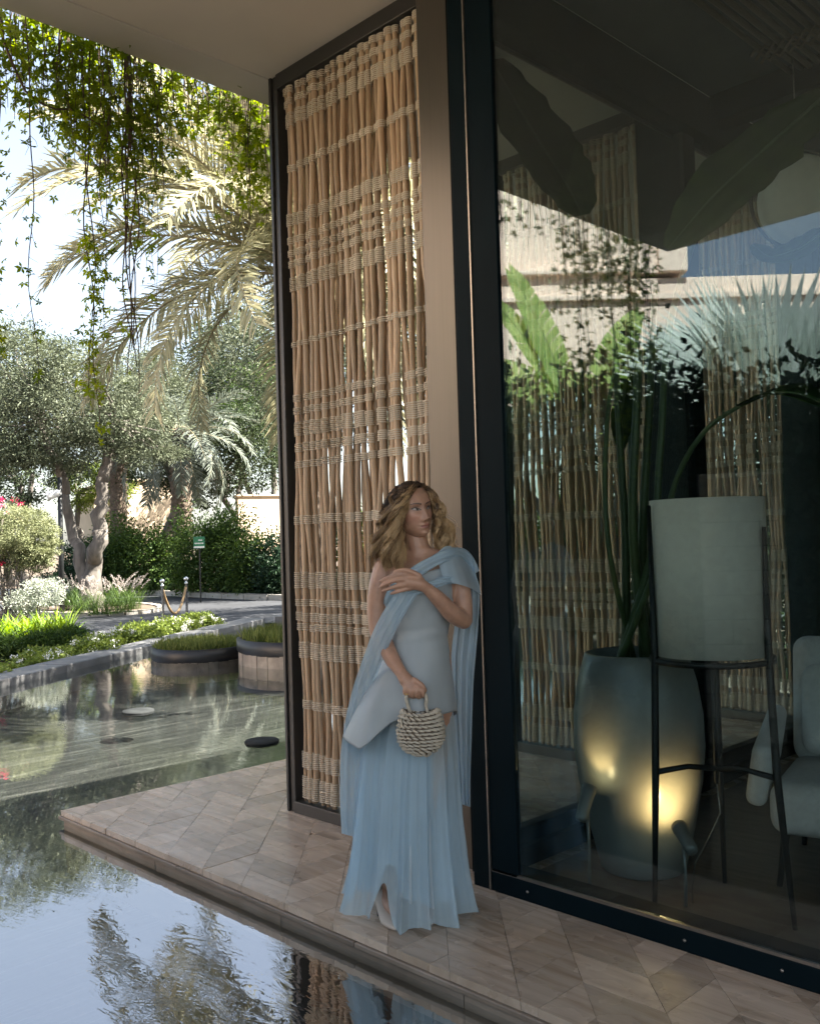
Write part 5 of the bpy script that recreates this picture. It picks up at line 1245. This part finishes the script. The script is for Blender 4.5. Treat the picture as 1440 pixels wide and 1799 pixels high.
mbx = MB(); mbx.grid(G, True); o = mbx.build('dress_top', M['satin'], woman); sd_ = o.modifiers.new('solid', 'SOLIDIFY'); sd_.thickness = .004; sd_.offset = 0
# ---- long pleated skirt, lining and sheer overlay
def skirt(name, mat, s0, seed, hemz, y0=1195):
    R = np.random.default_rng(seed); n = 300; m = 60; th = np.linspace(0, 2*math.pi, n, endpoint=False)
    sl_ = [(1195,668),(1300,640),(1400,628),(1500,620),(1625,606)]; sr_ = [(1195,789),(1300,797),(1400,803),(1500,808),(1625,819)]; hd_ = [(1195,.125),(1300,.15),(1450,.18),(1625,.21)]
    ph = R.uniform(0,6.28,8); zt = Wp(735,y0,0)[2]
    G = []
    for i in range(m):
        t_ = (i/(m-1)); row = []
        for k, a_ in enumerate(th):
            c_, s_ = math.cos(a_), math.sin(a_)
            z1 = hemz(c_, s_, a_); z = zt+(z1-zt)*t_
            y = 1605-z*427+0*t_
            am = .003+.026*t_**1.1
            q1 = a_*6.0+ph[0]+.9*math.sin(2*a_+ph[5])+.35*t_; q2 = a_*11+ph[1]+.7*math.sin(3*a_+ph[4])-.4*t_
            w = (1-2*abs(math.sin(q1))**.8)*.95+math.sin(q2)*.45+.16*math.sin(a_*31+ph[3]+t_)+.07*math.sin(a_*67+ph[6])
            hw = (ip_(y, sr_)-ip_(y, sl_))/2/427*s0; cx = (ip_(y, sr_)+ip_(y, sl_))/2; h = ip_(y, hd_)*s0
            c0 = Wp(cx, y, .02); fl = 1+.10*t_**6
            p_ = c0-EX*c_*(hw*fl+am*w)-EY*s_*(h*fl+am*w); p_[2] = z
            row.append(tuple(p_))
        G.append(row)
    mbx = MB(); mbx.grid(G, True); return mbx.build(name, mat, woman)
def hz1(c_, s_, a_): 
    z = .012+.008*math.sin(a_*7+1)+.002*math.sin(a_*19)
    z += .055*max(0, c_)**2                                          # lifted on the image-left side
    z += .17*math.exp(-((c_-.36)/.12)**2)*(s_ > 0)                  # opening over the shoe
    return z
skirt('skirt_overlay', M['chiffon'], 1.0, 3, hz1)
skirt('skirt_lining', M['lining'], .80, 4, lambda c_, s_, a_: .09+.05*max(0,c_)+.02*math.sin(a_*5)+.15*math.exp(-((c_-.36)/.2)**2)*(s_ > 0))
# ---- shawl
def sheet(name, rowsL, rowsR, mat, nf, amp, seed, ncol=40, nrow=60, dyoff=0, belly=0.):
    """cloth between two edge polylines given as (px,py,dy); folds run along the edges"""
    R = np.random.default_rng(seed); ph = R.uniform(0,6.28,4)
    def res(pl):
        q = np.array(pl, float); d = np.concatenate([[0], np.cumsum(np.hypot(np.diff(q[:,0]), np.diff(q[:,1])))]); s = np.linspace(0, d[-1], nrow)
        r_ = np.stack([np.interp(s, d, q[:,k]) for k in range(3)], 1)
        for _ in range(5): r_[1:-1] = (r_[:-2]+2*r_[1:-1]+r_[2:])/4
        return r_
    Lr, Rr = res(rowsL), res(rowsR); G = []
    for i in range(nrow):
        t_ = i/(nrow-1); row = []
        for k in range(ncol):
            f = k/(ncol-1); q = Lr[i]*(1-f)+Rr[i]*f
            w = math.sin(f*nf*6.28+ph[0]+.8*math.sin(t_*3+ph[2]))*.7+math.sin(f*nf*2.3*6.28+ph[1]+t_*2)*.3
            row.append(tuple(Wp(q[0], q[1], q[2]-amp*w*(.4+.6*t_)-belly*math.sin(math.pi*f)+dyoff)))
        G.append(row)
    mbx = MB(); mbx.grid(G); o = mbx.build(name, mat, woman); return o
sheet('shawl_fall', [(812,985,.09),(806,1040,.09),(798,1100,.09),(792,1150,.09),(796,1250,.09),(803,1340,.09),(808,1412,.09)], [(832,990,.06),(843,1045,.05),(839,1110,.06),(831,1200,.07),(828,1300,.08),(826,1360,.08),(826,1418,.08)], M['chiffon2'], 3.2, .014, 2)
sheet('shawl_drape', [(700,1036,-.165),(676,1068,-.135),(655,1108,-.105),(640,1150,-.085),(622,1200,-.03),(607,1260,.02),(598,1320,.05),(597,1400,.05),(600,1464,.05)], [(732,1046,-.165),(712,1076,-.155),(690,1118,-.125),(672,1160,-.09),(656,1205,-.02),(648,1262,.05),(650,1330,.06),(650,1400,.05),(642,1476,.05)], M['chiffon2'], 2.4, .010, 3, belly=.012)
sheet('shawl_cape', [(764,976,-.065),(773,999,-.10),(778,1016,-.115),(784,1022,-.11)], [(816,980,.085),(832,1002,.085),(842,1028,.075),(845,1046,.06)], M['chiffon2'], 2, .003, 4, 48, 30, belly=.05)
# fix the cape so that it follows the shoulder: raise its middle
cp = [ch for ch in woman.children if ch.name.startswith('shawl_cape')][0]
for i, v in enumerate(cp.data.vertices):
    r_, k = divmod(i, 48); f = k/47; t_ = r_/29
    v.co += Vector(EZ*(.044*math.sin(math.pi*f)*(1-.9*t_))+EX*(.018*math.sin(math.pi*f)*t_))
def band(name, pts, w, th_, seed, mat='chiffon2'):
    q = [Wp(*p_) for p_ in pts]; P_ = []
    for i in range(len(q)-1):
        p0 = q[max(i-1,0)]; p1 = q[i]; p2 = q[i+1]; p3 = q[min(i+2,len(q)-1)]
        for k in range(7): t = k/7; P_.append(.5*((2*p1)+(-p0+p2)*t+(2*p0-5*p1+4*p2-p3)*t*t+(-p0+3*p1-3*p2+p3)*t**3))
    P_.append(q[-1]); G = []; n = 26
    for i, p_ in enumerate(P_):
        tg = unit(P_[min(i+1,len(P_)-1)]-P_[max(i-1,0)]); sv = unit(np.cross(tg, -EY)); nn = np.cross(sv, tg); nn = nn if nn@EY < 0 else -nn
        G.append([tuple(p_+sv*w*math.cos(a_)*(1+.05*math.sin(i*.6+seed))+nn*(th_*math.sin(a_)+.0035*math.sin(a_*6+i*.13+seed)*(math.sin(a_) > -.1))) for a_ in np.linspace(0,2*math.pi,n,endpoint=False)])
    mbx = MB(); mbx.grid(G, True); return mbx.build(name, M[mat], woman)
band('shawl_band', [(832,1006,.075),(824,986,.06),(808,972,.0),(785,975,-.075),(758,988,-.115),(728,1006,-.135),(703,1024,-.135),(688,1044,-.105),(684,1062,-.05)], .023, .012, 1)
band('shawl_band', [(800,1018,-.07),(780,1020,-.125),(758,1028,-.145),(735,1036,-.150),(712,1044,-.15)], .017, .010, 2)
# ---- shoes
M['shoe'] = simple('nude_leather', (.55,.47,.40), .35, 0, .05)
def shoe(ax, ay, ady, tx, ty, tdy, label=None):
    a = Wp(ax, ay, ady); b = Wp(tx, ty, tdy); a[2] = .085; b[2] = .012; d = unit((b-a)*[1,1,0]); s = np.array([-d[1], d[0], 0]); L_ = np.linalg.norm((b-a)[:2])
    G = []
    for i, (u, hw, z0, z1) in enumerate(((-.02,.012,.075,.125),(0.,.027,.072,.135),(.25,.030,.050,.105),(.5,.034,.018,.062),(.72,.040,.004,.045),(.9,.030,.003,.034),(1.05,.013,.003,.022),(1.12,.003,.004,.012))):
        c = np.array([a[0],a[1],0])+d*u*L_
        G.append([tuple(c+s*hw*math.cos(t)+EZ*((z0+z1)/2+(z1-z0)/2*math.sin(t))) for t in np.linspace(0,2*math.pi,16,endpoint=False)])
    m_ = MB(); m_.grid(G, True); o = m_.build('shoe', M['shoe'], woman)
    c = np.array([a[0],a[1],0])+d*.004
    MB().tube([tuple(c+EZ*.09),tuple(c-d*.006+EZ*.045),tuple(c-d*.008+EZ*.001)], [.013,.006,.0045], 8).build('heel', M['black_iron'], o)
shoe(664,1572,-.02, 692,1603,-.16); shoe(740,1570,.04, 758,1606,-.12)
# ring on the hand
mbx = MB(); cR = Wp(715,1219,-.183); mbx.tube([tuple(cR+EX*.0105*math.cos(t)+EY*.0105*math.sin(t)) for t in np.linspace(0,2*math.pi,20)], .0015, 6, False)
M['gold'] = simple('gold', (.8,.55,.22), .25, 1.); mbx.build('ring', M['gold'], woman)
# ================================================================== woven handbag
M['bagcord'] = simple('cream_woven_cord', (.56,.50,.40), .5, 0, .18, 40, .2); M['bagdark'] = simple('bag_inside', (.16,.12,.085), .8)
bc = Wp(739,1286,-.19)+PB; bag = thing('handbag', 'small cream woven handbag with scale texture held in her lowered hand', 'handbag', tuple(bc))
s_ = 1/427
def bpt(a, v, k=1.):
    """a angle, v 0 bottom .. 1 top"""
    hw = np.interp(v, [0,.12,.35,.6,.85,1], [10,26,36,37,33,29])*s_*k; hd = np.interp(v, [0,.12,.35,.6,.85,1], [4,14,20,20,16,12])*s_*k; z = (-38+v*70)*s_
    z += (.10*np.clip(v-.6,0,1))*abs(math.cos(a))**2*.09*4
    return EX*hw*math.cos(a)+EY*hd*math.sin(a)+EZ*z
mbx = MB(); mbx.grid([[tuple(bpt(a_, v, .9)) for a_ in np.linspace(0,2*math.pi,36,endpoint=False)] for v in np.linspace(0,1,14)], True); mbx.build('bag_body', M['bagdark'], bag)
mbx = MB(); Rb = np.random.default_rng(9)
for j in range(12):
    v = .02+.95*j/11; nsc = int(np.interp(v, [0,.15,.4,1], [9,17,22,22]))
    for k in range(nsc):
        a_ = 2*math.pi*(k+.5*(j % 2))/nsc; p_ = bpt(a_, v); q_ = bpt(a_+.14, max(0, v-.02)); tg = unit(q_-p_); nn = unit(p_*[1,1,0]+1e-6); dn = unit(tg*.95+EZ*.10+nn*.3+Rb.normal(size=3)*.1)
        l = 12.5*s_; mbx.tube([tuple(p_-dn*l*.55-nn*.002),tuple(p_-dn*l*.1+nn*.0035),tuple(p_+dn*l*.35+nn*.003),tuple(p_+dn*l*.6)], [.0018,.0052,.0048,.0012], 6)
o = mbx.build('woven_scales', M['bagcord'], bag); o['kind'] = 'stuff'
def braid(pts, r, name):
    q = [np.array(p_) for p_ in pts]; P_ = []
    for i in range(len(q)-1):
        p0 = q[max(i-1,0)]; p1 = q[i]; p2 = q[i+1]; p3 = q[min(i+2,len(q)-1)]
        for k in range(10): t = k/10; P_.append(.5*((2*p1)+(-p0+p2)*t+(2*p0-5*p1+4*p2-p3)*t*t+(-p0+3*p1-3*p2+p3)*t**3))
    P_.append(q[-1]); m_ = MB()
    for s3 in range(3):
        pts3 = []
        for i, p_ in enumerate(P_):
            tg = unit(P_[min(i+1,len(P_)-1)]-P_[max(i-1,0)]); n1 = unit(np.cross(tg, EY)); n2 = np.cross(tg, n1); a_ = i*.75+s3*2.094; pts3.append(tuple(p_+n1*r*math.cos(a_)+n2*r*math.sin(a_)))
        m_.tube(pts3, r*.95, 6)
    m_.build(name, M['bagcord'], bag)
for dy_ in (-.012, .014):
    f = lambda x, y: Wp(x, y, -.17+dy_*(1 if y > 1225 else .3))+PB-bc
    braid([f(722,1258),f(718,1245),f(714,1230),f(716,1219),f(730,1216),f(744,1217),f(749,1228),f(748,1242),f(754,1256)], .0036, 'handle')
